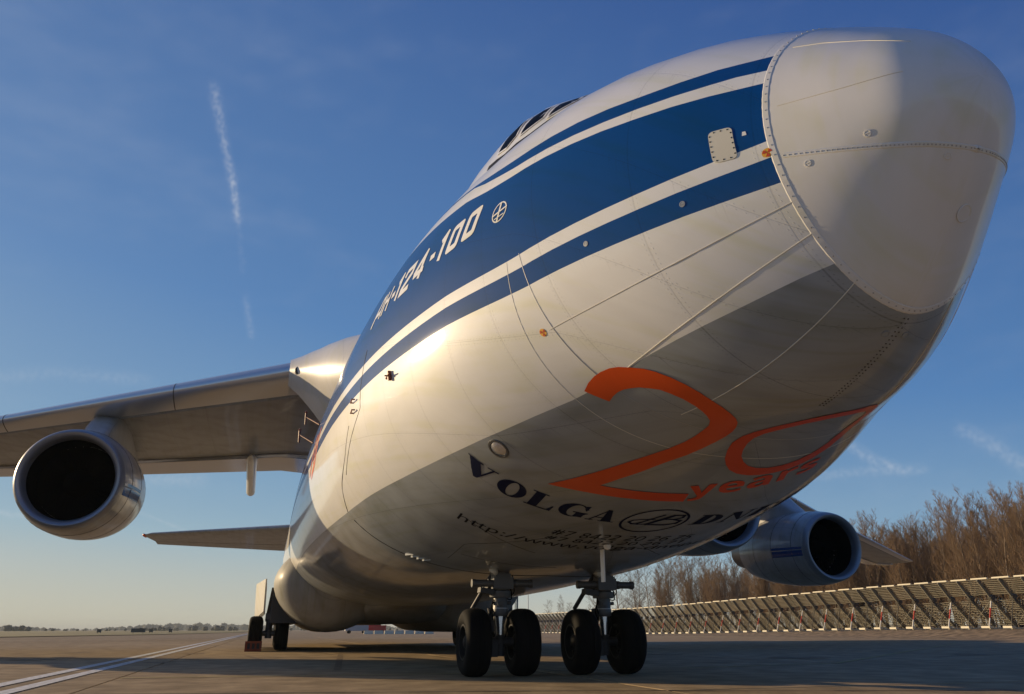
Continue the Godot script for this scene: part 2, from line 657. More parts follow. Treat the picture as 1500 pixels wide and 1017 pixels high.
# a raised strip along points on the skin [place, normal]
func strip(b: MB, pts: Array, width: float, height: float) -> void:
	for i in pts.size() - 1:
		var q := []
		for k in [i, i + 1]:
			var p: Vector3 = pts[k][0]
			var nn: Vector3 = pts[k][1]
			var d: Vector3 = (pts[mini(k + 1, pts.size() - 1)][0] - pts[maxi(k - 1, 0)][0]).normalized()
			var s := d.cross(nn).normalized() * width * 0.5
			q.append([p - s - nn * 0.004, p - s * 0.55 + nn * height, p + s * 0.55 + nn * height, p + s - nn * 0.004, nn, s.normalized()])
		var a: Array = q[0]
		var c: Array = q[1]
		b.quad(a[0], a[1], c[1], c[0], a[4] - a[5])
		b.quad(a[1], a[2], c[2], c[1], a[4])
		b.quad(a[2], a[3], c[3], c[2], a[4] + a[5])

func dots(b: MB, pts: Array, r: float, h: float) -> void:
	for e in pts:
		var p: Vector3 = e[0]
		var nn: Vector3 = e[1]
		var s := nn.cross(Vector3.UP if absf(nn.y) < 0.9 else Vector3.RIGHT).normalized()
		b.lathe([Vector2(r, -0.003), Vector2(r * 0.9, h), Vector2(0.0, h * 1.3)], p, Basis(s, nn, s.cross(nn)), 8)

func rounded(p: PackedVector2Array, r: float) -> PackedVector2Array:
	var out := PackedVector2Array()
	for i in p.size():
		var b := p[i]
		var a := b + (p[(i + p.size() - 1) % p.size()] - b).normalized() * r
		var c := b + (p[(i + 1) % p.size()] - b).normalized() * r
		for k in 6:
			var t := k / 5.0
			out.append(a.lerp(b, t).lerp(b.lerp(c, t), t))
	return out

func along(polyline: PackedVector2Array, on: Callable, step: float) -> Array:
	var c := Curve2D.new()
	for p in polyline:
		c.add_point(p)
	var l := c.get_baked_length()
	var out := []
	var k := maxi(2, int(l / step) + 1)
	for i in k:
		out.append(on.call(c.sample_baked(l * i / (k - 1))))
	return out

func basis_on(nn: Vector3) -> Basis:
	var s := Vector3.UP.cross(nn).normalized() if absf(nn.y) < 0.95 else Vector3.RIGHT
	return Basis(s, nn, s.cross(nn))

# ------------------------------------------------------------------ the aircraft
func stripe_y(k: int, z: float) -> float:     # edges of the cheat lines, from the crown down
	match k:
		0: return lerp_table(z, [9.3, 5.67, 8.81, 5.81, 8.23, 5.90, 7.77, 6.0, 6.89, 6.13, 5.72, 6.31, 5.18, 6.41, 4.3, 6.62, 0.0, 7.2, -3.0, 7.3])
		1: return lerp_table(z, [9.3, 5.48, 8.99, 5.58, 8.28, 5.72, 7.41, 5.87, 6.46, 6.05, 5.82, 6.18, 5.04, 6.40, 4.28, 6.55, 0.0, 7.05, -3.0, 7.1])
		2: return lerp_table(z, [9.3, 5.33, 8.69, 5.50, 7.87, 5.67, 7.02, 5.82, 5.96, 5.97, 5.31, 6.10, 4.16, 6.28, 0.0, 6.7, -3.0, 6.75])
		3: return 4.72
		4: return 4.565
		5: return 4.325
	return lerp_table(z, [9.3, 3.625, 9.02, 3.57, 8.58, 3.47, 8.07, 3.38, 7.33, 3.27, 6.51, 3.14, 5.33, 3.01, 4.44, 2.95, 3.54, 2.91, 2.45, 2.88, 1.0, 2.86, -1.0, 2.82, -17.0, 2.81, -60.0, 2.81])

func lerp_table(z: float, t: Array) -> float:
	if z >= t[0]:
		return t[1]
	for i in range(0, t.size() - 2, 2):
		if z >= t[i + 2]:
			return lerpf(t[i + 1], t[i + 3], (t[i] - z) / (t[i] - t[i + 2]))
	return t[t.size() - 1]

func build_skin(plane: Node3D) -> void:
	# stations along the body; the one at 6.9 leans as the split of the nose door does
	var zs := []
	var z := -58.0
	while z < -10.0:
		zs.append(z)
		z += 2.0
	while z < 0.0:
		zs.append(z)
		z += 0.8
	while z < 6.6:
		zs.append(z)
		z += 0.3
	zs.append_array([6.75, 6.9, 7.05, 7.3, 7.6, 7.9, 8.2, 8.5, 8.8, 9.0, 9.15, 9.3, 9.42])
	var parts := [9, 3, 3, 8, 2, 3, 12, 18]
	var rows := []
	var lens := []
	for k in zs.size():
		var zz: float = zs[k]
		var s := sec(zz)
		var edges := [0.0]
		for e in 7:
			var y := clampf(stripe_y(e, zz), s[1] + 0.05, s[0] - 0.02 - 0.01 * e)
			edges.append(maxf(body_theta(s, y), edges[edges.size() - 1] + 0.004))
		edges.append(PI)
		var ths := []
		for e in 8:
			for i in parts[e]:
				ths.append(lerpf(edges[e], edges[e + 1], float(i) / parts[e]))
		ths.append(PI)
		var lean: float = clampf(1.0 - absf(zz - 6.9) / 1.7, 0.0, 1.0) * -0.169
		var row := []
		var arc := 0.0
		var ls := []
		for t in ths:
			var p := body_point(s, t, zz)
			for r in 3:
				if absf(lean) > 1e-5:
					var z2: float = zz + lean * (p.y - 3.0)
					p = body_point(sec(z2), t, z2)
			if row.size() > 0:
				arc += p.distance_to(row[row.size() - 1])
			row.append(p)
			ls.append(arc)
		rows.append(row)
		lens.append(ls)
	var R := rows.size()
	var C: int = rows[0].size()
	var nrm := []
	for i in R:
		var row := []
		for j in C:
			var du: Vector3 = rows[mini(i + 1, R - 1)][j] - rows[maxi(i - 1, 0)][j]
			var p0: Vector3 = rows[i][j - 1] if j > 0 else rows[i][1] * Vector3(-1, 1, 1)
			var p1: Vector3 = rows[i][j + 1] if j < C - 1 else rows[i][C - 2] * Vector3(-1, 1, 1)
			var g := du.cross(p1 - p0).normalized()
			var c := Vector3(0, (rows[i][0].y + rows[i][C - 1].y) * 0.5, rows[i][j].z)
			row.append(-g if g.dot(rows[i][j] - c) < 0.0 else g)
		nrm.append(row)
	var mats := [M.white, M.blue, M.white, M.blue, M.white, M.blue, M.white, M.belly]
	var split := zs.find(6.9)
	var last := zs.find(9.3)
	for part in [["fuselage_skin", 0, split], ["nose_visor_door", split, last]]:
		var mesh := ArrayMesh.new()
		var j0 := 0
		for e in 8:
			var b := MB.new()
			for i in range(part[1], part[2]):
				for j in range(j0, j0 + parts[e]):
					for s in [-1.0, 1.0]:
						var k := Vector3(s, 1, 1)
						var q := []
						for w in [[i, j], [i, j + 1], [i + 1, j + 1], [i + 1, j]]:
							q.append([rows[w[0]][w[1]] * k, nrm[w[0]][w[1]] * k, Vector2(zs[w[0]], lens[w[0]][w[1]] + (0.0 if s < 0 else 1.3))])
						b.tri(q[0][0], q[1][0], q[2][0], q[0][1], q[1][1], q[2][1], q[0][2], q[1][2], q[2][2])
						b.tri(q[0][0], q[2][0], q[3][0], q[0][1], q[2][1], q[3][1], q[0][2], q[2][2], q[3][2])
			j0 += parts[e]
			b.into(mesh, mats[e])
		put_mesh(part[0], mesh, plane)
	# radome
	var P := []
	var q9 := sqrt(ZT - 9.3)
	for i in 27:
		var q: float = lerpf(q9, 0.0, i / 26.0) if i > 0 else q9
		var zz := ZT - q * q
		var s := sec(zz)
		var row := []
		for j in 65:
			var t := TAU * j / 64.0
			var p := body_point(s, t if t <= PI else TAU - t, zz)
			row.append(Vector3(p.x if t <= PI else -p.x, p.y, zz))
		P.append(row)
	var rb := MB.new()
	for i in 26:
		for j in 64:
			var q := []
			for w in [[i, j], [i, j + 1], [i + 1, j + 1], [i + 1, j]]:
				var p: Vector3 = P[w[0]][w[1]]
				q.append([p, body_normal(p) if w[0] < 20 else (Vector3(0, 0, 1) if w[0] == 26 else ring_normal(P, w[0], w[1])), Vector2(atan2(p.x, p.y - 4.8) * 1.2, p.z * 1.5)])
			rb.tri(q[0][0], q[1][0], q[2][0], q[0][1], q[1][1], q[2][1], q[0][2], q[1][2], q[2][2])
			rb.tri(q[0][0], q[2][0], q[3][0], q[0][1], q[2][1], q[3][1], q[0][2], q[2][2], q[3][2])
	var dome := put("radome", rb, M.dome, plane)
	# the ring and the level flange that hold the radome
	var ring := MB.new()
	var riv := MB.new()
	var pts := []
	for j in 97:
		var t := TAU * j / 96.0
		var s := sec(9.272)
		var p := body_point(s, t if t <= PI else TAU - t, 9.272)
		if t > PI: p.x = -p.x
		pts.append([p, body_normal(p)])
	strip(ring, pts, 0.085, 0.004)
	for j in 96:
		var p: Vector3 = (pts[j][0] + pts[j + 1][0]) * 0.5
		riv.lathe([Vector2(0.007, 0.0), Vector2(0.006, 0.008), Vector2(0.0, 0.009)], p, basis_on(pts[j][1]), 6)
	put("radome_ring", ring, M.dome, plane)
	var fl := MB.new()
	for s in [-1.0, 1.0]:
		var e := []
		var zm := 10.2
		while body_half(zm, 4.25 + (10.2 - zm) * 0.33) > 0.002:
			zm += 0.001
		for k in 25:
			var zz: float = lerpf(9.33, zm, 1.0 - pow(1.0 - k / 24.0, 2.0))
			var y := 4.25 + (10.2 - zz) * 0.33
			var p := Vector3(s * body_half(zz, y), y, zz)
			e.append([p, body_normal(p)])
		strip(fl, e, 0.055, 0.004)
		for k in 46:
			var f: float = k / 46.0 * 23.99
			var p: Vector3 = lerp(e[int(f)][0], e[int(f) + 1][0], f - int(f))
			riv.lathe([Vector2(0.007, 0.0), Vector2(0.006, 0.008), Vector2(0.0, 0.009)], p, basis_on(e[int(f)][1]), 6)
	put("level_flange", fl, M.dome, dome)
	put("rivet_heads", riv, M.frame, dome).set_meta("kind", "stuff")

func ring_normal(P: Array, i: int, j: int) -> Vector3:
	var g: Vector3 = (P[i + 1][j] - P[i - 1][j]).cross(P[i][(j + 1) % 64] - P[i][(j + 63) % 64]).normalized()
	return g if g.z > 0.0 else -g

func hump_build(plane: Node3D) -> void:
	var P := []
	var z := -44.0
	while z < 6.91:
		var h := hump(z)
		var k := clampf((-44.0 - z + 14.0) / 14.0, 0.0, 1.0)
		if z < -30.0:
			h = h.lerp(Vector2(8.4, 1.0), clampf((-30.0 - z) / 14.0, 0.0, 1.0))
		var row := []
		for j in 33:
			var t := lerpf(-PI / 2, PI / 2, j / 32.0)
			row.append(Vector3(h.y * signf(t) * pow(absf(sin(t)), 2.0 / 2.3), 7.0 + (h.x - 7.0) * pow(maxf(cos(t), 0.0), 2.0 / 2.3), z))
		P.append(row)
		z += 0.3 if z > -3.0 else 1.0
	var b := MB.new()
	b.sheet(P)
	var deck := put("flight_deck_roof", b, M.white, plane)
	for both in [1.0, -1.0]:
		var on := func(uv: Vector2) -> Array:
			var r := on_hump(uv)
			return [r[0] * Vector3(both, 1, 1), r[1] * Vector3(both, 1, 1)]
		for w in [[2.87, 8.60, 2.62, 9.22, 3.12, 9.30, 3.66, 8.46, 3.42, 8.38], [3.98, 8.24, 3.66, 8.90, 4.24, 8.74, 4.60, 8.18], [4.88, 7.99, 4.50, 8.58, 4.98, 8.44, 5.46, 7.93]]:
			var poly := shape(w)
			var fb := MB.new()
			var outer := Geometry2D.offset_polygon(poly, 0.04, Geometry2D.JOIN_MITER)[0]
			lay(fb, outer, [poly], on, 0.2, 0.012)
			var win := put("cockpit_window", fb, M.mark_white, deck)
			var gb := MB.new()
			lay(gb, poly, [], on, 0.2, 0.006)
			put("pane", gb, M.glass, win)
	var tb := MB.new()
	band(tb, shape([2.4, 8.58, 3.42, 8.17, 3.98, 8.03, 4.48, 7.89, 5.3, 7.73]), 0.10, on_hump, 0.008, 0.2)
	put("window_sill_seal", tb, M.ink, deck)

func arc_x(u: float, z: float) -> float:    # x of the point `u` metres round the belly from the keel
	var x := 0.0
	var y := body_under(0.0, z)
	var done := 0.0
	while done < absf(u) and x < 3.6:
		var y2 := body_under(x + 0.03, z)
		done += Vector2(0.03, y2 - y).length()
		x += 0.03
		y = y2
	return signf(u) * (x - (done - absf(u)) * 0.9)

var arc_cache := {}
func belly_arc(u: float, z: float) -> Vector2:
	var key := int(round(z * 10.0))
	if not arc_cache.has(key):
		var a := PackedFloat32Array()
		for i in 131:
			a.append(arc_x(i * 0.03, key * 0.1))
		arc_cache[key] = a
	var f := clampf(absf(u) / 0.03, 0.0, 129.0)
	var t: PackedFloat32Array = arc_cache[key]
	return Vector2(signf(u) * lerpf(t[int(f)], t[int(f) + 1], f - int(f)), z)

# fat-face capitals with hairline serifs, each a list of outlines in a cell one high; a negative first number marks a hole
func fat_letters(plane: Node3D, word: String, place: Callable) -> void:
	var stem := [0.12, 0.0, 0.46, 0.0, 0.46, 1.0, 0.12, 1.0]
	var oval := func(cx: float, cy: float, rx: float, ry: float) -> PackedVector2Array:
		var p := PackedVector2Array()
		for i in 28:
			p.append(Vector2(cx + rx * cos(TAU * i / 28.0), cy + ry * sin(TAU * i / 28.0)))
		return p
	var half := func(cx: float, cy: float, rx: float, ry: float) -> PackedVector2Array:
		var p := PackedVector2Array()
		for i in 15:
			p.append(Vector2(cx + rx * cos(PI * (i / 14.0 - 0.5)), cy + ry * sin(PI * (i / 14.0 - 0.5))))
		return p
	var solid := {
		"V": [[0.0, 0.95, 0.54, 0.95, 0.54, 1.0, 0.0, 1.0], [0.05, 0.98, 0.44, 0.98, 0.68, 0.3, 0.55, 0.0, 0.47, 0.0], [0.85, 0.97, 0.92, 0.97, 0.59, 0.02, 0.53, 0.02], [0.68, 0.95, 1.04, 0.95, 1.04, 1.0, 0.68, 1.0]],
		"L": [stem, [0.0, 0.95, 0.58, 0.95, 0.58, 1.0, 0.0, 1.0], [0.0, 0.0, 0.98, 0.0, 0.98, 0.38, 0.93, 0.38, 0.82, 0.06, 0.0, 0.06]],
		"A": [[0.10, 0.02, 0.17, 0.02, 0.50, 0.97, 0.46, 1.0], [0.42, 1.0, 0.58, 1.0, 0.96, 0.02, 0.57, 0.02], [0.22, 0.28, 0.64, 0.28, 0.64, 0.34, 0.22, 0.34], [0.0, 0.0, 0.30, 0.0, 0.30, 0.05, 0.0, 0.05], [0.48, 0.0, 1.06, 0.0, 1.06, 0.05, 0.48, 0.05]],
		"N": [[0.12, 0.02, 0.19, 0.02, 0.19, 0.97, 0.12, 0.97], [0.02, 1.0, 0.42, 1.0, 0.93, 0.0, 0.84, 0.0], [0.86, 0.0, 0.93, 0.0, 0.93, 0.98, 0.86, 0.98], [0.0, 0.0, 0.32, 0.0, 0.32, 0.05, 0.0, 0.05], [0.72, 0.95, 1.06, 0.95, 1.06, 1.0, 0.72, 1.0]],
		"E": [stem, [0.0, 0.94, 0.95, 0.94, 0.95, 1.0, 0.0, 1.0], [0.90, 0.66, 0.95, 0.66, 0.95, 0.98, 0.80, 0.96], [0.4, 0.47, 0.72, 0.47, 0.72, 0.53, 0.4, 0.53], [0.67, 0.34, 0.72, 0.34, 0.72, 0.67, 0.67, 0.67], [0.0, 0.0, 0.98, 0.0, 0.98, 0.36, 0.93, 0.36, 0.82, 0.06, 0.0, 0.06]],
		"D": [stem, [0.0, 0.95, 0.5, 0.95, 0.5, 1.0, 0.0, 1.0], [0.0, 0.0, 0.5, 0.0, 0.5, 0.05, 0.0, 0.05]],
		"P": [stem, [0.0, 0.95, 0.5, 0.95, 0.5, 1.0, 0.0, 1.0], [0.0, 0.0, 0.60, 0.0, 0.60, 0.05, 0.0, 0.05]],
		"R": [stem, [0.0, 0.95, 0.5, 0.95, 0.5, 1.0, 0.0, 1.0], [0.0, 0.0, 0.58, 0.0, 0.58, 0.05, 0.0, 0.05], [0.44, 0.50, 0.68, 0.50, 1.02, 0.05, 1.08, 0.05, 1.08, 0.0, 0.76, 0.0]],
		"G": [[0.66, 0.06, 0.98, 0.06, 0.98, 0.42, 0.66, 0.42], [0.54, 0.38, 1.08, 0.38, 1.08, 0.44, 0.54, 0.44], [0.90, 0.62, 0.95, 0.62, 0.95, 1.0, 0.78, 0.94]]}
	var o := node("operator_lettering", Vector3.ZERO, plane)
	var wide := 0.0
	var broad := {"V": 1.22}
	for c in word:
		wide += 1.15 * broad.get(c, 1.0)
	wide -= 0.10
	var x0 := 0.0
	for c in word:
		var polys: Array[PackedVector2Array] = []
		var holes := []
		if c in "OG":
			var ring: PackedVector2Array = oval.call(0.52, 0.5, 0.52, 0.515)
			polys.append(ring)
			holes.append(oval.call(0.55, 0.5, 0.20, 0.455))
			if c == "G":
				var cut := Geometry2D.clip_polygons(ring, PackedVector2Array([Vector2(0.62, 0.44), Vector2(1.2, 0.44), Vector2(1.2, 0.70), Vector2(0.62, 0.70)]))
				polys = [cut[0]]
				polys[0] = Geometry2D.clip_polygons(polys[0], oval.call(0.60, 0.5, 0.28, 0.455))[0]
				holes = []
		if c in "DPR":
			var cy := 0.5 if c == "D" else 0.735
			var ry := 0.5 if c == "D" else 0.265
			polys.append(Geometry2D.clip_polygons(half.call(0.44, cy, 0.58, ry), half.call(0.40, cy, 0.30, ry - 0.055))[0])
		if solid.has(c):
			for q in solid[c]:
				polys.append(shape(q))
		# weld the strokes
		var done: Array[PackedVector2Array] = []
		while polys.size() > 0:
			var a: PackedVector2Array = polys.pop_back()
			var again := true
			while again:
				again = false
				for k in polys.size():
					var both := Geometry2D.merge_polygons(a, polys[k])
					var outer := []
					for e in both:
						if not Geometry2D.is_polygon_clockwise(e):
							outer.append(e)
					if outer.size() == 1:
						for e in both:
							if Geometry2D.is_polygon_clockwise(e):
								holes.append(e)
						a = outer[0]
						polys.remove_at(k)
						again = true
						break
			done.append(a)
		var b := MB.new()
		for a in done:
			var w := PackedVector2Array()
			for p in a:
				w.append(Vector2((x0 + p.x * broad.get(c, 1.0)) / wide, p.y))
			var hs := []
			for h in holes:
				var hw := PackedVector2Array()
				for p in h:
					hw.append(Vector2((x0 + p.x * broad.get(c, 1.0)) / wide, p.y))
				hs.append(hw)
			lay(b, w, hs, func(uv: Vector2) -> Array: return on_belly(place.call(uv)), 0.07, 0.004)
		put("letter", b, M.navy, o)
		x0 += 1.15 * broad.get(c, 1.0)

func livery(plane: Node3D) -> void:
	var skin: Node3D = plane.get_node("fuselage_skin")
	var door: Node3D = plane.get_node("nose_visor_door")
	# anniversary figures under the chin
	var b := MB.new()
	lay(b, shape([-1.88, 6.59, -1.88, 6.71, -1.86, 6.83, -1.83, 6.93, -1.78, 7.05, -1.72, 7.15, -1.63, 7.26, -1.54, 7.36, -1.45, 7.43, -1.32, 7.5, -1.18, 7.54, -1.05, 7.55, -0.91, 7.53, -0.78, 7.5, -0.65, 7.44, -0.56, 7.38, -0.49, 7.3, -0.44, 7.19, -0.41, 7.07, -0.405, 6.92, -0.43, 6.76, -0.49, 6.55, -0.57, 6.36, -0.73, 6.09, -0.88, 5.8, -1.04, 5.53, -1.18, 5.27, -0.94, 5.3, -0.71, 5.325, -0.47, 5.35, -0.27, 5.37, -0.04, 5.39, 0.01, 5.14, -0.18, 5.12, -0.4, 5.1, -0.69, 5.085, -0.96, 5.055, -1.26, 5.01, -1.5, 4.95, -1.72, 4.88, -1.53, 5.2, -1.35, 5.5, -1.12, 5.89, -0.96, 6.16, -0.82, 6.4, -0.73, 6.62, -0.695, 6.78, -0.685, 6.95, -0.69, 7.07, -0.73, 7.17, -0.8, 7.24, -0.88, 7.29, -0.98, 7.325, -1.11, 7.335, -1.23, 7.31, -1.33, 7.27, -1.41, 7.2, -1.49, 7.12, -1.55, 7.03, -1.59, 6.96, -1.62, 6.88, -1.635, 6.8, -1.64, 6.7]), [], on_belly, 0.1, 0.006)
	put("figure_two", b, M.orange, plane)
	b = MB.new()
	lay(b, shape([0.97, 7.66, 0.84, 7.80, 0.70, 7.86, 0.54, 7.86, 0.37, 7.84, 0.23, 7.77, 0.13, 7.68, 0.04, 7.56, -0.08, 7.37, -0.19, 7.15, -0.245, 6.98, -0.25, 6.79, -0.2, 6.6, -0.11, 6.39, -0.01, 6.24, 0.11, 6.11, 0.26, 6.02, 0.43, 5.975, 0.59, 5.97, 0.77, 6.0, 0.95, 6.06, 1.08, 6.14, 1.19, 6.26, 1.27, 6.46, 1.265, 6.73, 1.20, 7.0, 1.11, 7.3, 1.05, 7.5]), [shape([0.89, 7.56, 0.98, 7.31, 1.06, 6.97, 1.10, 6.66, 1.06, 6.46, 0.93, 6.29, 0.77, 6.2, 0.59, 6.165, 0.43, 6.175, 0.29, 6.23, 0.16, 6.34, 0.05, 6.48, -0.02, 6.63, -0.075, 6.81, -0.095, 6.97, -0.06, 7.13, 0.05, 7.33, 0.17, 7.52, 0.33, 7.66, 0.47, 7.71, 0.65, 7.72, 0.79, 7.68])], on_belly, 0.1, 0.006)
	put("figure_zero", b, M.orange, plane)
	var tilt := Transform2D(0.36, Vector2(0.0, 5.30))
	print_text("anniversary_lettering", "years", "Droid Sans", 700, func(p: Vector2) -> Vector2: return tilt * Vector2(p.x * 1.62 - 0.02, p.y * 0.50 - 0.15), on_belly, M.orange, plane, false, 0.007)
	# operator's name either side of its round badge
	# the name's cap line bends aft where the skin curves up
	var fit := func(p: Vector2, x0: float, x1: float, z0: float, z1: float) -> Vector2:
		var q := belly_arc(lerpf(x0, x1, p.x), lerpf(z0, z1, p.y))
		if z1 > 4.0:
			q.y -= (0.03 + p.y * 0.10) * pow(clampf((absf(q.x) - 1.7) / 0.85, 0.0, 1.0), 1.5)
		return q
	fat_letters(plane, "VOLGA", func(p: Vector2) -> Vector2: return fit.call(p, -2.82, -0.54, 4.13, 4.60))
	fat_letters(plane, "DNEPR", func(p: Vector2) -> Vector2: return fit.call(p, 0.60, 2.86, 4.14, 4.60))
	var badge := MB.new()
	var ov := PackedVector2Array()
	var iv := PackedVector2Array()
	for i in 40:
		var a := TAU * i / 40.0
		ov.append(Vector2(0.02 + 0.47 * cos(a), 4.28 + 0.545 * sin(a)))
		iv.append(Vector2(0.02 + 0.435 * cos(a), 4.28 + 0.505 * sin(a)))
	lay(badge, ov, [iv], on_belly, 0.1)
	for st in [[[-0.30, 4.30, -0.33, 4.21, -0.27, 4.15, -0.14, 4.12], 0.035], [[-0.30, 4.30, -0.18, 4.36, 0.0, 4.37], 0.03], [[-0.20, 4.13, 0.04, 4.60], 0.045], [[-0.06, 4.11, 0.19, 4.60], 0.07], [[0.19, 4.59, 0.32, 4.60, 0.34, 4.50, 0.26, 4.41, 0.10, 4.40], 0.045], [[0.26, 4.40, 0.38, 4.36, 0.37, 4.22, 0.24, 4.14, -0.05, 4.13], 0.05], [[-0.27, 4.13, 0.0, 4.13], 0.03]]:
		band(badge, shape(st[0]), st[1], on_belly, 0.004 + 0.0012 * badge.v.size() / 3000.0 + 0.001 * float(st[1]) * 20.0, 0.1)
	put("operator_badge", badge, M.navy, skin)
	print_text("address_lettering", "http://www.volga-dnepr.com", "Droid Sans", 400, func(p: Vector2) -> Vector2: return fit.call(p, -2.42, 2.42, 2.52, 2.86), on_belly, M.ink, plane)
	print_text("telephone_lettering", "#7 8422 20 26 75", "Droid Sans", 400, func(p: Vector2) -> Vector2: return fit.call(p, -1.13, 1.10, 3.22, 3.50), on_belly, M.ink, plane)
	print_text("telephone_lettering", "#7 8422 20 26 71", "Droid Sans", 400, func(p: Vector2) -> Vector2: return fit.call(p, -1.13, 1.10, 2.93, 3.14), on_belly, M.ink, plane)
	# type lettering on the blue band, slanted block characters: each stroke runs in a cell of width 1 and height 1
	var type := node("type_lettering", Vector3.ZERO, plane)
	var glyphs := {
		"A": [[-0.12, -0.06, 0.66, 0.92, 0.98, 0.92, 0.98, 0.0], [0.30, 0.30, 0.92, 0.30]], "H": [[0.08, 0.0, 0.08, 1.0], [0.92, 0.0, 0.92, 1.0], [0.12, 0.5, 0.88, 0.5]],
		"-": [[0.05, 0.45, 0.95, 0.45]], "1": [[0.05, 0.78, 0.60, 1.0, 0.60, 0.0]], "2": [[0.0, 0.72, 0.1, 0.94, 0.92, 0.94, 0.92, 0.62, 0.06, 0.22, 0.06, 0.06, 1.0, 0.06]],
		"4": [[0.75, 0.0, 0.75, 1.0, 0.02, 0.34], [0.0, 0.28, 1.05, 0.28]]}
	for g in [["A", 2.22, 2.60], ["H", 2.70, 2.98], ["-", 3.08, 3.24], ["1", 3.27, 3.47], ["2", 3.56, 3.90], ["4", 4.02, 4.34], ["-", 4.52, 4.68], ["1", 4.77, 4.96]]:
		var tl := MB.new()
		var lift := 0.004
		for s in glyphs[g[0]]:
			var pl := PackedVector2Array()
			for i in range(0, s.size(), 2):
				pl.append(Vector2(lerpf(g[1], g[2], s[i]) + s[i + 1] * 0.115, 5.36 + s[i + 1] * 0.385))
			band(tl, pl, 0.072 if g[0] in "AH" else 0.088, on_side, lift, 0.12)
			lift += 0.0015
		put("letter", tl, M.mark_white, type)
	for x0 in [5.06, 5.46]:
		var o := PackedVector2Array()
		for c in [[0.0, 0.0, 0.05], [0.30, 0.0, 0.05], [0.30, 0.385, 0.05], [0.0, 0.385, 0.05]]:
			o.append(Vector2(x0 + c[0] + c[1] * 0.30, 5.355 + c[1]))
		var oo := rounded(o, 0.07)
		var ii := rounded(Geometry2D.offset_polygon(o, -0.085, Geometry2D.JOIN_MITER)[0], 0.02)
		var tl := MB.new()
		lay(tl, oo, [ii], on_side, 0.12)
		put("letter", tl, M.mark_white, type)
	# maker's round emblem
	var em := MB.new()
	var c0 := Vector2(6.27, 5.41)
	ov = PackedVector2Array()
	iv = PackedVector2Array()
	for i in 28:
		var a := TAU * i / 28.0
		ov.append(c0 + Vector2(cos(a), sin(a)) * 0.135)
		iv.append(c0 + Vector2(cos(a), sin(a)) * 0.118)
	lay(em, ov, [iv], on_side, 0.1)
	band(em, shape([6.24, 5.29, 6.29, 5.54]), 0.03, on_side, 0.005)
	band(em, shape([6.14, 5.40, 6.41, 5.43]), 0.022, on_side, 0.006)
	band(em, shape([6.19, 5.34, 6.36, 5.35]), 0.014, on_side, 0.007)
	put("maker_emblem", em, M.mark_white, skin)
	# orange script by the wing root
	var script := node("side_script", Vector3.ZERO, plane)
	for q in [[[-2.75, 4.86, -3.25, 4.20, -3.9, 3.98], 0.16], [[-3.15, 4.80, -3.6, 4.22], 0.10], [[-3.5, 4.86, -4.3, 4.05], 0.12]]:
		var sc := MB.new()
		band(sc, shape(q[0]), q[1], on_side, 0.004 + 0.002 * script.get_child_count())
		put("brush_stroke", sc, M.orange, script)

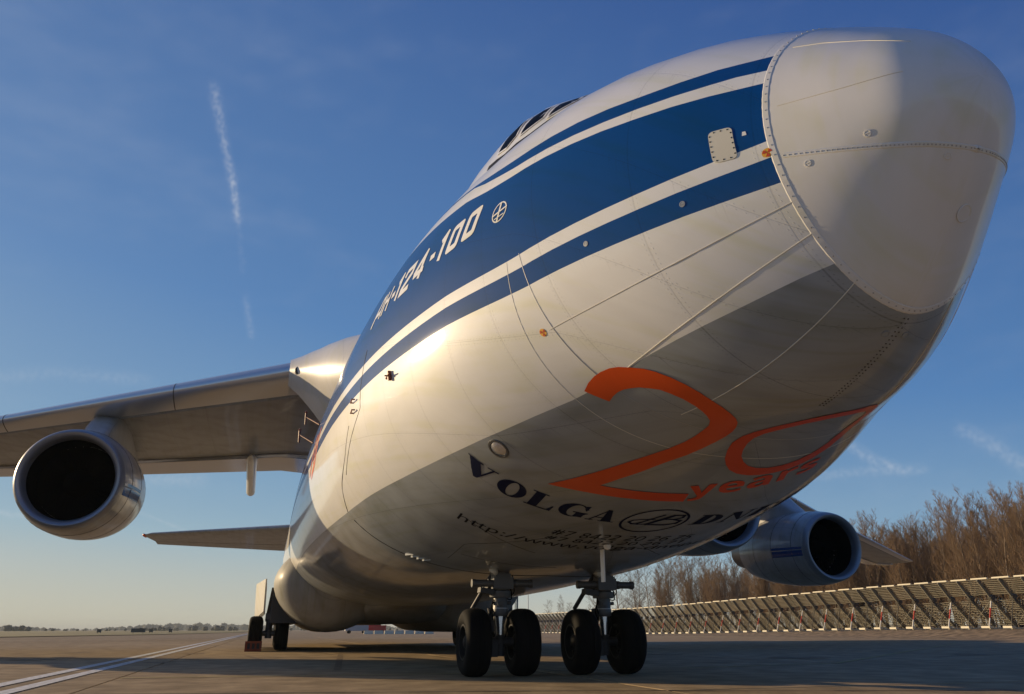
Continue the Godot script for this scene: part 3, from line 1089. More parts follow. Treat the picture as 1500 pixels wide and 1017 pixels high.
func details(plane: Node3D) -> void:
	var skin: Node3D = plane.get_node("fuselage_skin")
	var door: Node3D = plane.get_node("nose_visor_door")
	var dome: Node3D = plane.get_node("radome")
	# sealing strips along the door's plates: (z, x) with the height from the skin
	for s in [[9.288, -0.996, 9.163, -1.074, 9.035, -1.155, 8.904, -1.238, 8.77, -1.322, 8.63, -1.408, 8.484, -1.494, 8.331, -1.581, 8.169, -1.668, 7.997, -1.755, 7.814, -1.843, 7.621, -1.932, 7.417, -2.023, 7.203, -2.116, 6.977, -2.213, 6.74, -2.312], [9.281, -0.853, 9.165, -0.916, 9.046, -0.98, 8.924, -1.045, 8.799, -1.11, 8.669, -1.175, 8.533, -1.239, 8.39, -1.303, 8.239, -1.364, 8.078, -1.424, 7.905, -1.481, 7.718, -1.535, 7.517, -1.586, 7.302, -1.637, 7.074, -1.687, 6.838, -1.74], [9.275, -0.506, 9.174, -0.532, 9.069, -0.559, 8.96, -0.588, 8.845, -0.617, 8.725, -0.648, 8.599, -0.68, 8.466, -0.712, 8.327, -0.746, 8.179, -0.78, 8.022, -0.815, 7.85, -0.848, 7.666, -0.88, 7.471, -0.915, 7.273, -0.956, 7.077, -1.008]]:
		for side in [-1.0, 1.0]:
			var c := Curve2D.new()
			for i in range(0, s.size(), 2):
				c.add_point(Vector2(s[i], s[i + 1]))
			for i in range(1, c.point_count - 1):
				var tg := (c.get_point_position(i + 1) - c.get_point_position(i - 1)) / 6.0
				c.set_point_in(i, -tg)
				c.set_point_out(i, tg)
			var e := []
			var l := c.get_baked_length()
			for i in 41:
				var p := c.sample_baked(l * i / 40.0)
				var q := Vector3(p.y, body_under(p.y, p.x), p.x)
				var nn := body_normal(q)
				e.append([q * Vector3(-side, 1, 1), nn * Vector3(-side, 1, 1)])
			var b := MB.new()
			strip(b, e, 0.011, 0.004)
			put("sealing_strip", b, M.sealant, door)
	# gap round the door, and the frames behind it
	for r in [[6.914, -0.169, 0.012, M.frame, 0.003], [6.42, 0.0, 0.010, M.sealant, 0.002]]:
		var e := []
		for j in 201:
			var t := TAU * j / 200.0
			var tt := t if t <= PI else TAU - t
			var zz: float = r[0]
			var p := Vector3.ZERO
			for k in 5:
				p = body_point(sec(zz), tt, zz)
				zz = r[0] + r[1] * (p.y - 3.0)
			if p.y > 4.74:
				continue
			if t > PI: p.x = -p.x
			e.append([p, body_normal(Vector3(p.x, p.y, p.z))])
		var b := MB.new()
		e.append_array([])
		strip(b, e, r[2], r[4])
		put("door_gap" if r[1] != 0.0 else "frame_seam", b, r[3], skin)
	# seams of the front skin, and the belly frame behind the nose legs
	for s in [[[2.25, 4.95, 2.05, 4.4, 2.0, 4.05, 1.2, 3.72, 0.3, 3.3]], [[1.2, 3.95, 0.6, 3.55, -0.3, 3.2, -0.9, 2.82]]]:
		var b := MB.new()
		strip(b, along(shape(s[0]), on_side, 0.15), 0.012, 0.004)
		put("skin_seam", b, M.groove, skin)
	var e2 := []
	for k in 41:
		var x := lerpf(-3.55, 3.55, k / 40.0)
		var q := Vector3(x, body_under(x, -0.9 + 0.8 * (1.0 - absf(x) / 3.55)), -0.9 + 0.8 * (1.0 - absf(x) / 3.55))
		e2.append([q, body_normal(q)])
	var b2 := MB.new()
	strip(b2, e2, 0.022, 0.005)
	put("belly_seam", b2, M.groove, skin)
	for s in [[-2.25, 2.75, -0.95, 2.0], [-1.9, 0.9, -0.2, 0.9], [-1.0, 3.1, -2.0, 1.6, -2.0, 0.3], [0.4, 3.0, 1.3, 1.9]]:
		var b := MB.new()
		strip(b, along(shape(s), on_belly, 0.15), 0.012, 0.003)
		put("belly_seam", b, M.groove, skin)
	# keel rivets of the door, radome scratches
	var kd := []
	for k in 30:
		var zz := lerpf(9.2, 8.0, k / 29.0)
		var q := Vector3(0.0, body_under(0.0, zz), zz)
		for s in [-0.02, 0.02]:
			kd.append([q + Vector3(s, 0.001, 0), body_normal(q)])
	var db := MB.new()
	dots(db, kd, 0.007, 0.003)
	put("keel_rivets", db, M.groove, door).set_meta("kind", "stuff")
	for s in [[9.36, 5.02, 9.6, 4.97, 9.8, 4.93, 10.0, 4.90, 10.17, 4.88], [9.36, 5.72, 9.6, 5.6, 9.91, 5.40, 10.17, 5.21]]:
		var b := MB.new()
		strip(b, along(shape(s), on_side, 0.05), 0.010, 0.003)
		put("radome_seam", b, M.sealant, dome)
	for zz in [10.34, 10.15]:
		pass
	# bolt heads and round covers
	for q in [[9.87, 4.47, 0], [10.11, 4.20, 0], [9.46, 4.40, 0], [7.51, 4.45, 1], [8.51, 4.44, 1]]:
		var r := on_side(Vector2(q[0], q[1]))
		var b := MB.new()
		b.lathe([Vector2(0.029, 0.0), Vector2(0.029, 0.004), Vector2(0.022, 0.0045), Vector2(0.021, 0.002), Vector2(0.0, 0.003)], r[0], basis_on(r[1]), 20)
		b.box(r[0] + r[1] * 0.004, Vector3(0.036, 0.003, 0.006), basis_on(r[1]))
		put("bolt_head", b, M.dome if q[2] == 0 else M.frame, dome if q[2] == 0 else door)
	for q in [[-0.09, 9.04], [0.11, 9.05]]:
		var r := on_belly(Vector2(q[0], q[1]))
		var b := MB.new()
		b.lathe([Vector2(0.034, 0.0), Vector2(0.034, 0.005), Vector2(0.026, 0.006), Vector2(0.025, 0.003), Vector2(0.0, 0.004)], r[0], basis_on(r[1]), 20)
		put("bolt_head", b, M.belly, door)
	var rc := on_belly(Vector2(0.10, 9.87))
	var rcb := MB.new()
	rcb.lathe([Vector2(0.075, 0.0), Vector2(0.073, 0.006), Vector2(0.066, 0.006), Vector2(0.064, 0.003), Vector2(0.0, 0.004)], rc[0], basis_on(rc[1]), 32)
	put("round_cover", rcb, M.dome, dome)
	# inspection hatch with its screws
	var hp := PackedVector2Array()
	for c in [[8.83, 4.70], [9.02, 4.67], [9.01, 5.00], [8.82, 5.035]]:
		hp.append(Vector2(c[0], c[1]))
	hp = rounded(hp, 0.05)
	var hb := MB.new()
	lay(hb, hp, [], on_side, 0.1, 0.006)
	for i in hp.size():
		var a := on_side(hp[i])
		var d := on_side(hp[(i + 1) % hp.size()])
		hb.quad(a[0], a[0] + a[1] * 0.006, d[0] + d[1] * 0.006, d[0], Vector3(0, hp[i].y - 4.86, hp[i].x - 8.92))
	var hatch := put("inspection_hatch", hb, M.cream, door)
	var hs := PackedVector2Array()
	for p in hp:
		hs.append(p + (Vector2(8.92, 4.85) - p).normalized() * 0.018)
	hs.append(hs[0])
	var sb := MB.new()
	var spots := []
	for r in along(hs, on_side, 0.052):
		spots.append([r[0] + r[1] * 0.006, r[1]])
	dots(sb, spots, 0.0075, 0.003)
	put("hatch_screws", sb, M.ink, hatch).set_meta("kind", "stuff")
	# small white label plate
	var pb := MB.new()
	lay(pb, shape([9.08, 4.86, 9.115, 4.855, 9.11, 4.895, 9.085, 4.90]), [], on_side)
	put("label_plate", pb, M.mark_white, door)
	# radiation warning roundels
	for q in [[9.23, 4.615, 0.042, door], [6.64, 3.78, 0.042, skin]]:
		var on := on_side
		var b := MB.new()
		var o := PackedVector2Array()
		for i in 24:
			o.append(Vector2(q[0] + q[2] * cos(TAU * i / 24.0), q[1] + q[2] * sin(TAU * i / 24.0)))
		lay(b, o, [], on, 0.1, 0.003)
		var rd := put("warning_roundel", b, M.yellow, q[3])
		var t := MB.new()
		for k in 3:
			var w := PackedVector2Array()
			for i in 7:
				var a: float = PI / 2 + TAU * k / 3.0 + PI / 3.0 * (i / 6.0 - 0.5) + PI
				w.append(Vector2(q[0] + q[2] * 0.86 * cos(a), q[1] + q[2] * 0.86 * sin(a)))
			w.append(Vector2(q[0], q[1]))
			lay(t, w, [], on, 0.1, 0.0055)
		put("trefoil", t, M.red_sign, rd)
	# landing light in its bezel
	var lr := on_belly(Vector2(-2.39, 4.97))
	var lb := basis_on(lr[1])
	var lm := MB.new()
	lm.lathe([Vector2(0.15, -0.01), Vector2(0.146, 0.008), Vector2(0.122, 0.010), Vector2(0.117, -0.03), Vector2(0.0, -0.035)], lr[0], lb, 32)
	var lamp := put("landing_light", lm, M.gear, skin)
	var gm := MB.new()
	gm.lathe([Vector2(0.112, -0.005), Vector2(0.09, 0.016), Vector2(0.05, 0.028), Vector2(0.0, 0.033)], lr[0], lb, 32)
	put("lens", gm, M.chrome, lamp)
	# little aerials, vanes and handles
	var vr := on_side(Vector2(3.51, 4.15))
	var vm := MB.new()
	vm.tube(vr[0] + vr[1] * 0.05 + Vector3(0, 0, -0.13), vr[0] + vr[1] * 0.05 + Vector3(0, 0, 0.13), 0.022, 0.010, 8)
	vm.box(vr[0] + vr[1] * 0.03, Vector3(0.03, 0.05, 0.14), basis_on(vr[1]))
	vm.box(vr[0] + vr[1] * 0.05, Vector3(0.012, 0.02, 0.1), Basis(Vector3.FORWARD, PI / 2) * basis_on(vr[1]))
	put("static_vane", vm, M.brown_rod, skin)
	for q in [[1.64, 4.26], [1.63, 4.09]]:
		var r := on_side(Vector2(q[0], q[1]))
		var b := MB.new()
		b.tube(r[0] + r[1] * 0.05 + Vector3(0, 0, -0.12), r[0] + r[1] * 0.05 + Vector3(0, 0, 0.12), 0.012, 0.012, 8)
		b.tube(r[0] + Vector3(0, 0, -0.11), r[0] + r[1] * 0.05 + Vector3(0, 0, -0.11), 0.012, 0.012, 8)
		b.tube(r[0] + Vector3(0, 0, 0.11), r[0] + r[1] * 0.05 + Vector3(0, 0, 0.11), 0.012, 0.012, 8)
		put("grab_handle", b, M.brown_rod, skin)
	for q in [[-5.3, 5.55], [-5.3, 5.08]]:
		var r := on_side(Vector2(q[0], q[1]))
		var b := MB.new()
		var tip: Vector3 = r[0] + Vector3(-0.34, 0.30, -0.5)
		b.tube(r[0], tip, 0.030, 0.018, 8)
		b.tube(tip + Vector3(0, -0.20, 0), tip + Vector3(0, 0.10, 0), 0.022, 0.030, 8)
		b.lathe([Vector2(0.0, -0.05), Vector2(0.05, 0.0), Vector2(0.0, 0.05)], tip + Vector3(0, 0.12, 0), Basis.IDENTITY, 10)
		put("pitot_probe", b, M.brown_rod, skin)
	for q in [[-2.54, -0.51], [-2.44, -0.47], [-2.34, -0.43], [-2.24, -0.39]]:
		var r := on_belly(Vector2(q[0], q[1]))
		var b := MB.new()
		b.box(r[0], Vector3(0.022, 0.035, 0.24), Basis(Vector3.UP, 0.5))
		put("vent_louvre", b, M.belly, skin)
	# white aerial blade under the keel
	var bl := MB.new()
	var root := Vector3(-0.03, body_under(-0.03, 2.55) + 0.02, 2.55)
	bl.box(root + Vector3(0.0, -0.24, 0.0), Vector3(0.022, 0.52, 0.075), Basis(Vector3.UP, 0.35))
	var blade := put("blade_aerial", bl, M.mark_white, skin)
	var kb := MB.new()
	kb.lathe([Vector2(0.05, 0.06), Vector2(0.06, 0.0), Vector2(0.045, -0.04), Vector2(0.0, -0.055)], root + Vector3(-0.05, 0.0, 0.32), Basis.IDENTITY, 12)
	put("drain_cap", kb, M.mark_white, skin)

# ------------------------------------------------------------------ wings, engines, undercarriage
# one section of a wing: leading edge, chord, thickness, nose-up angle; a loop of points from the trailing edge over the top
func foil(le: Vector3, chord: float, thick: float, pitch: float, from: float, to: float, k := 18) -> Array:
	var up := []
	var dn := []
	for i in k + 1:
		var u := lerpf(sqrt(from), sqrt(to), float(i) / k)
		var x := u * u
		var yt := 5.0 * thick * (0.2969 * sqrt(x) - 0.126 * x - 0.3516 * x * x + 0.2843 * x * x * x - 0.1036 * x * x * x * x)
		var yc := 0.015 * sin(PI * x)
		for s in [1.0, -0.82]:
			var p := Vector3(0, (yc + yt * s) * chord, -x * chord)
			p = Basis(Vector3.RIGHT, -pitch) * p
			(up if s > 0 else dn).append(le + p)
	up.reverse()
	up.append_array(dn.slice(1) if from == 0.0 else dn)
	return up

const WING := [   # |x|, leading edge height and place, chord, thickness, nose-up angle
	[3.6, 8.42, -9.0, 13.4, 0.125, 0.062], [5.0, 8.36, -9.85, 12.2, 0.125, 0.062], [11.0, 8.02, -14.1, 9.6, 0.115, 0.066], [17.0, 7.64, -18.3, 6.9, 0.11, 0.06], [26.0, 6.75, -24.6, 5.3, 0.105, 0.04], [36.2, 5.25, -30.3, 3.9, 0.10, 0.02], [37.4, 5.12, -31.0, 2.6, 0.06, 0.02]]

func wing(plane: Node3D, s: float) -> void:
	var pieces := [["leading_edge_slat", 0.0, 0.10, M.slat], ["inner_leading_edge", 0.0, 0.10, M.wing_white], ["wing_box", 0.103, 0.74, M.wing], ["trailing_edge_flap", 0.745, 1.0, M.flap]]
	var o := node("wing", Vector3.ZERO, plane)
	for pc in pieces:
		var rows := []
		for i in range(1 if pc[0] == "leading_edge_slat" else 0, 2 if pc[0] == "inner_leading_edge" else WING.size()):
			var w: Array = WING[i]
			var loop := foil(Vector3(s * w[0], w[1], w[2]), w[3], w[4], w[5], pc[1], pc[2])
			if pc[0] == "trailing_edge_flap":
				for k in loop.size():
					loop[k] += Vector3(0, -0.05 - 0.06 * w[4] * w[3], -0.02)
			rows.append(loop)
		var fine := []
		for i in rows.size() - 1:
			var parts := 6
			for k in parts:
				var r := []
				for j in rows[i].size():
					r.append(rows[i][j].lerp(rows[i + 1][j], float(k) / parts))
				fine.append(r)
		fine.append(rows[rows.size() - 1])
		var b := MB.new()
		b.sheet(fine)
		# close the ends
		for e in [fine[0], fine[fine.size() - 1]]:
			for j in range(1, e.size() - 1):
				b.flat(e[0], e[j], e[j + 1], Vector3(-s if e == fine[0] else s, 0, 0))
		put(pc[0], b, pc[3], o)
	# joints of the slats, seen as dark gaps on the leading edge
	for x in [8.6, 14.6, 21.5, 28.0]:
		for i in WING.size() - 1:
			if x >= WING[i][0] and x < WING[i + 1][0]:
				var t: float = (x - WING[i][0]) / (WING[i + 1][0] - WING[i][0])
				var le := Vector3(s * x, lerpf(WING[i][1], WING[i + 1][1], t), lerpf(WING[i][2], WING[i + 1][2], t))
				var loop := foil(le, lerpf(WING[i][3], WING[i + 1][3], t), lerpf(WING[i][4], WING[i + 1][4], t), lerpf(WING[i][5], WING[i + 1][5], t), 0.0, 0.10, 8)
				var pts := []
				for p in loop:
					pts.append([p, (p - le - Vector3(0, 0, -0.5)).normalized()])
				var b := MB.new()
				strip(b, pts, 0.05, 0.006)
				put("slat_joint", b, M.groove, o)
	# fairing over the root, which runs up onto the roof
	var P := []
	for w in [[3.0, 7.55, -5.8, 16.4, 0.22, 0.26], [3.5, 7.70, -6.6, 15.6, 0.215, 0.22], [3.95, 7.92, -7.6, 14.6, 0.20, 0.17], [4.15, 8.02, -8.1, 14.1, 0.19, 0.14], [4.4, 8.15, -8.65, 13.6, 0.175, 0.11], [4.7, 8.27, -9.25, 13.0, 0.155, 0.075], [5.02, 8.375, -9.78, 12.5, 0.137, 0.045]]:
		P.append(foil(Vector3(s * w[0], w[1], w[2]), w[3], w[4], 0.062, 0.0, w[5], 22))
	var fb := MB.new()
	fb.sheet(P)
	put("root_fairing", fb, M.wing_white, o)
	# small landing lamp and air scoop in the fairing
	var lb := MB.new()
	var lp := Vector3(s * 4.72, 8.23, -9.52)
	lb.lathe([Vector2(0.15, 0.0), Vector2(0.14, 0.10), Vector2(0.10, 0.11), Vector2(0.0, 0.04)], lp, Basis(Vector3.RIGHT, PI / 2), 20)
	put("root_lamp", lb, M.gear_dark, o)
	var sb := MB.new()
	sb.tube(Vector3(s * 4.35, 7.95, -9.1), Vector3(s * 4.25, 7.75, -10.6), 0.12, 0.30, 14)
	put("air_scoop", sb, M.wing_white, o)
	# flap track pods
	for q in [[6.13, 7.18, -17.6, 6.75, -24.2, 0.20], [14.6, 6.9, -22.0, 6.4, -26.6, 0.2], [22.0, 6.4, -25.6, 5.9, -29.4, 0.18]]:
		var b := MB.new()
		var a := Vector3(s * q[0], q[1], q[2])
		var c := Vector3(s * (q[0] + 0.12), q[3], q[4])
		var ax := (c - a)
		var bs := Basis(ax.normalized().cross(Vector3.RIGHT).normalized(), ax.normalized(), Vector3.RIGHT)
		var l := ax.length()
		b.lathe([Vector2(0.0, 0.0), Vector2(0.10, 0.12), Vector2(0.18, 0.5), Vector2(q[5], 1.2), Vector2(q[5], l - 0.25), Vector2(q[5] * 0.85, l - 0.08), Vector2(q[5] * 0.5, l), Vector2(0.0, l + 0.02)], a, bs, 20)
		put("flap_track_pod", b, M.wing_white, o)
	for x in [10.907, 18.381]:
		engine(plane, s, x)

func engine(plane: Node3D, s: float, x: float) -> void:
	var inner := x < 14.0
	var at := Vector3(s * x, 4.935 if inner else 4.102, -11.266 if inner else -15.041)
	var o := node("engine", at, plane)
	var bs := Basis(Vector3.RIGHT, -PI / 2 + 0.045)   # axis runs aft, intake face tipped down a little
	var lip := MB.new()
	lip.lathe([Vector2(1.19, 0.42), Vector2(1.205, 0.22), Vector2(1.25, 0.08), Vector2(1.31, 0.01), Vector2(1.365, 0.0), Vector2(1.405, 0.04), Vector2(1.44, 0.12), Vector2(1.475, 0.24)], Vector3.ZERO, bs, 64)
	put("intake_lip", lip, M.lip, o)
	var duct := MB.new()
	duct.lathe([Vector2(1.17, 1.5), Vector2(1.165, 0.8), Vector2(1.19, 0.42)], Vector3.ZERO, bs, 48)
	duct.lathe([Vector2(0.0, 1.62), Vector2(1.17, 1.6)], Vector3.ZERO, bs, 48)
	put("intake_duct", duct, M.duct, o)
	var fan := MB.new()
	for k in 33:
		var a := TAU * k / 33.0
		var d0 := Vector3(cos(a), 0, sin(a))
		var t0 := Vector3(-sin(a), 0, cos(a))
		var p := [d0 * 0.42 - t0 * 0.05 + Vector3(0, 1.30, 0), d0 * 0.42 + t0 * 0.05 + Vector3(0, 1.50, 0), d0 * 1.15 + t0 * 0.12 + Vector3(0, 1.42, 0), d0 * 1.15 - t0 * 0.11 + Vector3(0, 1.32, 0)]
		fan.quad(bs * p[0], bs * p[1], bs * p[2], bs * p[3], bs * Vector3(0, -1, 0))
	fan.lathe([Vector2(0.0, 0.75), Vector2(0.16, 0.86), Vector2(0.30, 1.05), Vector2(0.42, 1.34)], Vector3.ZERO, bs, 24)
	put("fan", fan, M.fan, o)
	var cowl := MB.new()
	cowl.lathe([Vector2(1.475, 0.245), Vector2(1.53, 0.5), Vector2(1.585, 0.9), Vector2(1.62, 1.5), Vector2(1.63, 2.2), Vector2(1.61, 3.0), Vector2(1.56, 3.7), Vector2(1.47, 4.4), Vector2(1.35, 5.1), Vector2(1.26, 5.5), Vector2(1.23, 5.5), Vector2(1.2, 4.9)], Vector3.ZERO, bs, 64)
	var cw := put("cowl", cowl, M.cowl, o)
	for q in [0.9, 2.35, 3.9]:
		var b := MB.new()
		var r: float = {0.9: 1.585, 2.35: 1.627, 3.9: 1.535}[q]
		b.lathe([Vector2(r - 0.01, q - 0.012), Vector2(r + 0.006, q - 0.01), Vector2(r + 0.006 - (0.0 if q < 3 else 0.003), q + 0.01), Vector2(r - 0.01, q + 0.012)], Vector3.ZERO, bs, 48)
		put("cowl_seam", b, M.groove, o)
	# painted lines on each flank
	for fl in [0.0, PI]:
		for st in [[0.30, 0.13], [0.08, 0.05]]:
			var li := MB.new()
			for i in 18:
				var qs := []
				for e in [[i, -1.0], [i + 1, -1.0], [i + 1, 1.0], [i, 1.0]]:
					var yy: float = lerpf(0.30, 2.3 if fl == 0.0 else 2.3, e[0] / 18.0)
					var r: float = 0.006 + (lerpf(1.487, 1.53, (yy - 0.3) / 0.2) if yy < 0.5 else (lerpf(1.53, 1.585, (yy - 0.5) / 0.4) if yy < 0.9 else (lerpf(1.585, 1.62, (yy - 0.9) / 0.6) if yy < 1.5 else lerpf(1.62, 1.63, (yy - 1.5) / 0.7))))
					var a: float = fl + (st[0] + st[1] * e[1]) * (1.0 if fl == 0.0 else -1.0) / 1.6
					qs.append([bs * Vector3(r * cos(a), yy, r * sin(a) * -1.0), bs * Vector3(cos(a), 0, -sin(a))])
				li.tri(qs[0][0], qs[1][0], qs[2][0], qs[0][1], qs[1][1], qs[2][1])
				li.tri(qs[0][0], qs[2][0], qs[3][0], qs[0][1], qs[2][1], qs[3][1])
			put("cowl_stripe", li, M.blue, o)
	var core := MB.new()
	core.lathe([Vector2(1.02, 4.6), Vector2(0.98, 5.4), Vector2(0.86, 6.3), Vector2(0.72, 7.1), Vector2(0.68, 7.1), Vector2(0.64, 6.6)], Vector3.ZERO, bs, 40)
	core.lathe([Vector2(0.5, 6.4), Vector2(0.42, 7.0), Vector2(0.2, 7.7), Vector2(0.0, 7.95)], Vector3.ZERO, bs, 32)
	put("exhaust_core", core, M.hot, o)
	# pylon up to the wing
	var rise := 2.95 if inner else 3.2
	var P := []
	for w in [[-1.5, 1.35, 1.55, 0.10], [-2.0, 1.2, 1.80, 0.34], [-2.8, 1.1, 2.35, 0.48], [-3.8, 1.0, rise - 0.05, 0.58], [-5.2, 0.9, rise - 0.10, 0.60], [-6.6, 1.0, rise - 0.35, 0.55], [-8.4, 1.5, rise - 0.65, 0.42], [-10.0, 2.0, rise - 0.9, 0.12]]:
		var row := []
		for k in 29:
			var a := TAU * k / 28.0
			var cx := signf(cos(a)) * pow(absf(cos(a)), 0.55)
			var cy := signf(sin(a)) * pow(absf(sin(a)), 0.55)
			row.append(Vector3(cx * w[3], (w[1] + w[2]) * 0.5 + cy * (w[2] - w[1]) * 0.5, w[0]))
		P.append(row)
	var pb := MB.new()
	pb.sheet(P, true)
	put("pylon", pb, M.cowl, o)

func tyre_shape(r: float, w: float, ri: float) -> Array:
	var h := w * 0.5
	return [Vector2(ri, -h * 0.80), Vector2(ri + 0.03, -h * 0.90), Vector2(lerpf(ri, r, 0.30), -h * 0.98), Vector2(lerpf(ri, r, 0.52), -h), Vector2(lerpf(ri, r, 0.72), -h * 0.95), Vector2(lerpf(ri, r, 0.86), -h * 0.82), Vector2(lerpf(ri, r, 0.945), -h * 0.62), Vector2(lerpf(ri, r, 0.985), -h * 0.38), Vector2(r, -h * 0.22), Vector2(r - 0.012, -h * 0.20), Vector2(r - 0.012, -h * 0.15), Vector2(r, -h * 0.13), Vector2(r, h * 0.13), Vector2(r - 0.012, h * 0.15), Vector2(r - 0.012, h * 0.20), Vector2(r, h * 0.22), Vector2(lerpf(ri, r, 0.985), h * 0.38), Vector2(lerpf(ri, r, 0.945), h * 0.62), Vector2(lerpf(ri, r, 0.86), h * 0.82), Vector2(lerpf(ri, r, 0.72), h * 0.95), Vector2(lerpf(ri, r, 0.52), h), Vector2(lerpf(ri, r, 0.30), h * 0.98), Vector2(ri + 0.03, h * 0.90), Vector2(ri, h * 0.80)]

func wheel(leg: Node3D, at: Vector3, r: float, w: float) -> void:
	var bs := Basis(Vector3.FORWARD, PI / 2)     # axis across the aircraft
	var ri := r * 0.52
	var t := MB.new()
	t.lathe(tyre_shape(r, w, ri), at, bs, 48)
	put("tyre", t, M.rubber, leg)
	var b := MB.new()
	for s in [-1.0, 1.0]:
		var pr := [Vector2(ri + 0.012, w * 0.41 * s), Vector2(ri + 0.006, w * 0.45 * s), Vector2(ri - 0.02, w * 0.45 * s), Vector2(ri - 0.04, w * 0.34 * s), Vector2(ri * 0.82, w * 0.22 * s), Vector2(ri * 0.52, w * 0.20 * s), Vector2(ri * 0.42, w * 0.30 * s), Vector2(ri * 0.24, w * 0.40 * s), Vector2(0.0, w * 0.42 * s)]
		if s > 0: pr.reverse()
		b.lathe(pr, at, bs, 36)
		for k in 9:
			var a := TAU * k / 9.0
			var p := at + Vector3(s * w * 0.215, sin(a) * ri * 0.67, cos(a) * ri * 0.67)
			b.tube(p, p + Vector3(s * 0.03, 0, 0), ri * 0.10, ri * 0.085, 10)
	put("wheel_rim", b, M.rim, leg)

func nose_leg(plane: Node3D, x: float) -> void:
	var o := node("nose_gear_leg", Vector3(x, 0, 0), plane)
	for s in [-0.44, 0.44]:
		wheel(o, Vector3(s, 0.553, 0), 0.56, 0.44)
	var b := MB.new()
	# swivel head and steering cylinders
	b.lathe([Vector2(0.19, 1.30), Vector2(0.20, 1.36), Vector2(0.20, 1.40), Vector2(0.155, 1.42), Vector2(0.165, 1.50), Vector2(0.165, 1.72), Vector2(0.19, 1.76), Vector2(0.19, 2.2)], Vector3(0.04, 0, 0), Basis.IDENTITY, 28)
	b.box(Vector3(0.04, 1.54, 0.12), Vector3(0.36, 0.20, 0.22))
	b.box(Vector3(0.04, 1.62, -0.02), Vector3(0.28, 0.16, 0.44))
	put("swivel_head", b, M.gear, o)
	var c := MB.new()
	for s in [-1.0, 1.0]:
		c.tube(Vector3(0.04 + s * 0.14, 1.53, 0.14), Vector3(0.04 + s * 0.52, 1.53, 0.12), 0.062, 0.062, 16)
		c.tube(Vector3(0.04 + s * 0.50, 1.53, 0.12), Vector3(0.04 + s * 0.56, 1.53, 0.12), 0.072, 0.072, 16)
		c.tube(Vector3(0.04 + s * 0.22, 1.53, 0.135), Vector3(0.04 + s * 0.27, 1.53, 0.133), 0.074, 0.074, 16)
	put("steering_cylinder", c, M.gear, o)
	var d := MB.new()
	d.lathe([Vector2(0.12, 1.32), Vector2(0.13, 1.26), Vector2(0.13, 1.12), Vector2(0.14, 1.10), Vector2(0.14, 1.00), Vector2(0.125, 0.98)].duplicate(), Vector3(0.04, 0, 0), Basis.IDENTITY, 28)
	d.tube(Vector3(-0.10, 1.20, 0.03), Vector3(-0.02, 1.20, 0.03), 0.035, 0.035, 10)
	d.tube(Vector3(0.10, 1.20, 0.0), Vector3(0.24, 1.21, 0.0), 0.032, 0.032, 10)
	d.lathe([Vector2(0.045, 0.0), Vector2(0.045, 0.03), Vector2(0.02, 0.04), Vector2(0.0, 0.04)], Vector3(-0.01, 1.19, 0.12), Basis(Vector3.RIGHT, PI / 2), 12)
	put("outer_cylinder", d, M.gear, o)
	var col := MB.new()
	col.lathe([Vector2(0.10, 0.985), Vector2(0.135, 1.0), Vector2(0.137, 1.06), Vector2(0.125, 1.08), Vector2(0.137, 1.09), Vector2(0.137, 1.12)].duplicate(), Vector3(0.04, 0, 0), Basis.IDENTITY, 28)
	put("gland_collar", col, M.frame, o)
	var p := MB.new()
	p.tube(Vector3(0.04, 0.6, 0), Vector3(0.04, 1.02, 0), 0.055, 0.092, 24)
	put("piston", p, M.chrome, o)
	var f := MB.new()
	f.lathe([Vector2(0.085, 0.58), Vector2(0.095, 0.60), Vector2(0.095, 0.65), Vector2(0.06, 0.67)], Vector3(0.04, 0, 0), Basis.IDENTITY, 24)
	f.tube(Vector3(0.04, 0.32, 0), Vector3(0.04, 0.60, 0), 0.085, 0.08, 20)
	f.tube(Vector3(-0.40, 0.553, 0), Vector3(0.42, 0.553, 0), 0.075, 0.075, 16)
	f.box(Vector3(-0.12, 0.42, -0.05), Vector3(0.18, 0.22, 0.3))
	put("axle_fork", f, M.gear_dark, o)
	# scissor links behind, hoses and boxes
	var k := MB.new()
	for q in [[Vector3(0.04, 1.10, -0.12), Vector3(0.04, 0.86, -0.42)], [Vector3(0.04, 0.86, -0.42), Vector3(0.04, 0.60, -0.10)]]:
		k.tube(q[0], q[1], 0.05, 0.035, 10)
	k.tube(Vector3(-0.06, 1.75, -0.1), Vector3(-0.35, 1.12, -0.5), 0.04, 0.04, 10)
	k.tube(Vector3(-0.14, 1.12, -0.06), Vector3(-0.07, 0.72, -0.04), 0.045, 0.03, 10)
	put("scissor_link", k, M.gear_dark, o)
	var h := MB.new()
	for q in [[0.20, 1.46, 0.22, 1.28, 0.10, 1.27], [0.24, 1.68, 0.27, 1.40, 0.20, 1.32], [-0.12, 1.30, -0.17, 1.08, -0.12, 0.92], [-0.10, 1.26, -0.14, 1.16, -0.10, 1.02], [0.13, 1.0, 0.16, 0.8, 0.10, 0.62]]:
		var cv := Curve3D.new()
		cv.add_point(Vector3(q[0], q[1], 0.08), Vector3.ZERO, Vector3(0.02, -0.05, 0.02))
		cv.add_point(Vector3(q[2], q[3], 0.10), Vector3(0.01, 0.05, 0), Vector3(-0.01, -0.05, 0))
		cv.add_point(Vector3(q[4], q[5], 0.06), Vector3(0.03, 0.03, 0), Vector3.ZERO)
		var bp := cv.tessellate(3, 8)
		for i in bp.size() - 1:
			h.tube(bp[i], bp[i + 1], 0.011, 0.011, 6, false)
	put("brake_hose", h, M.rubber, o)
	var bx := MB.new()
	bx.box(Vector3(-0.24, 1.40, 0.06), Vector3(0.26, 0.09, 0.22), Basis(Vector3.FORWARD, 0.15))
	bx.box(Vector3(-0.12, 1.48, -0.1), Vector3(0.16, 0.16, 0.2))
	put("taxi_light_box", bx, M.gear_dark, o)
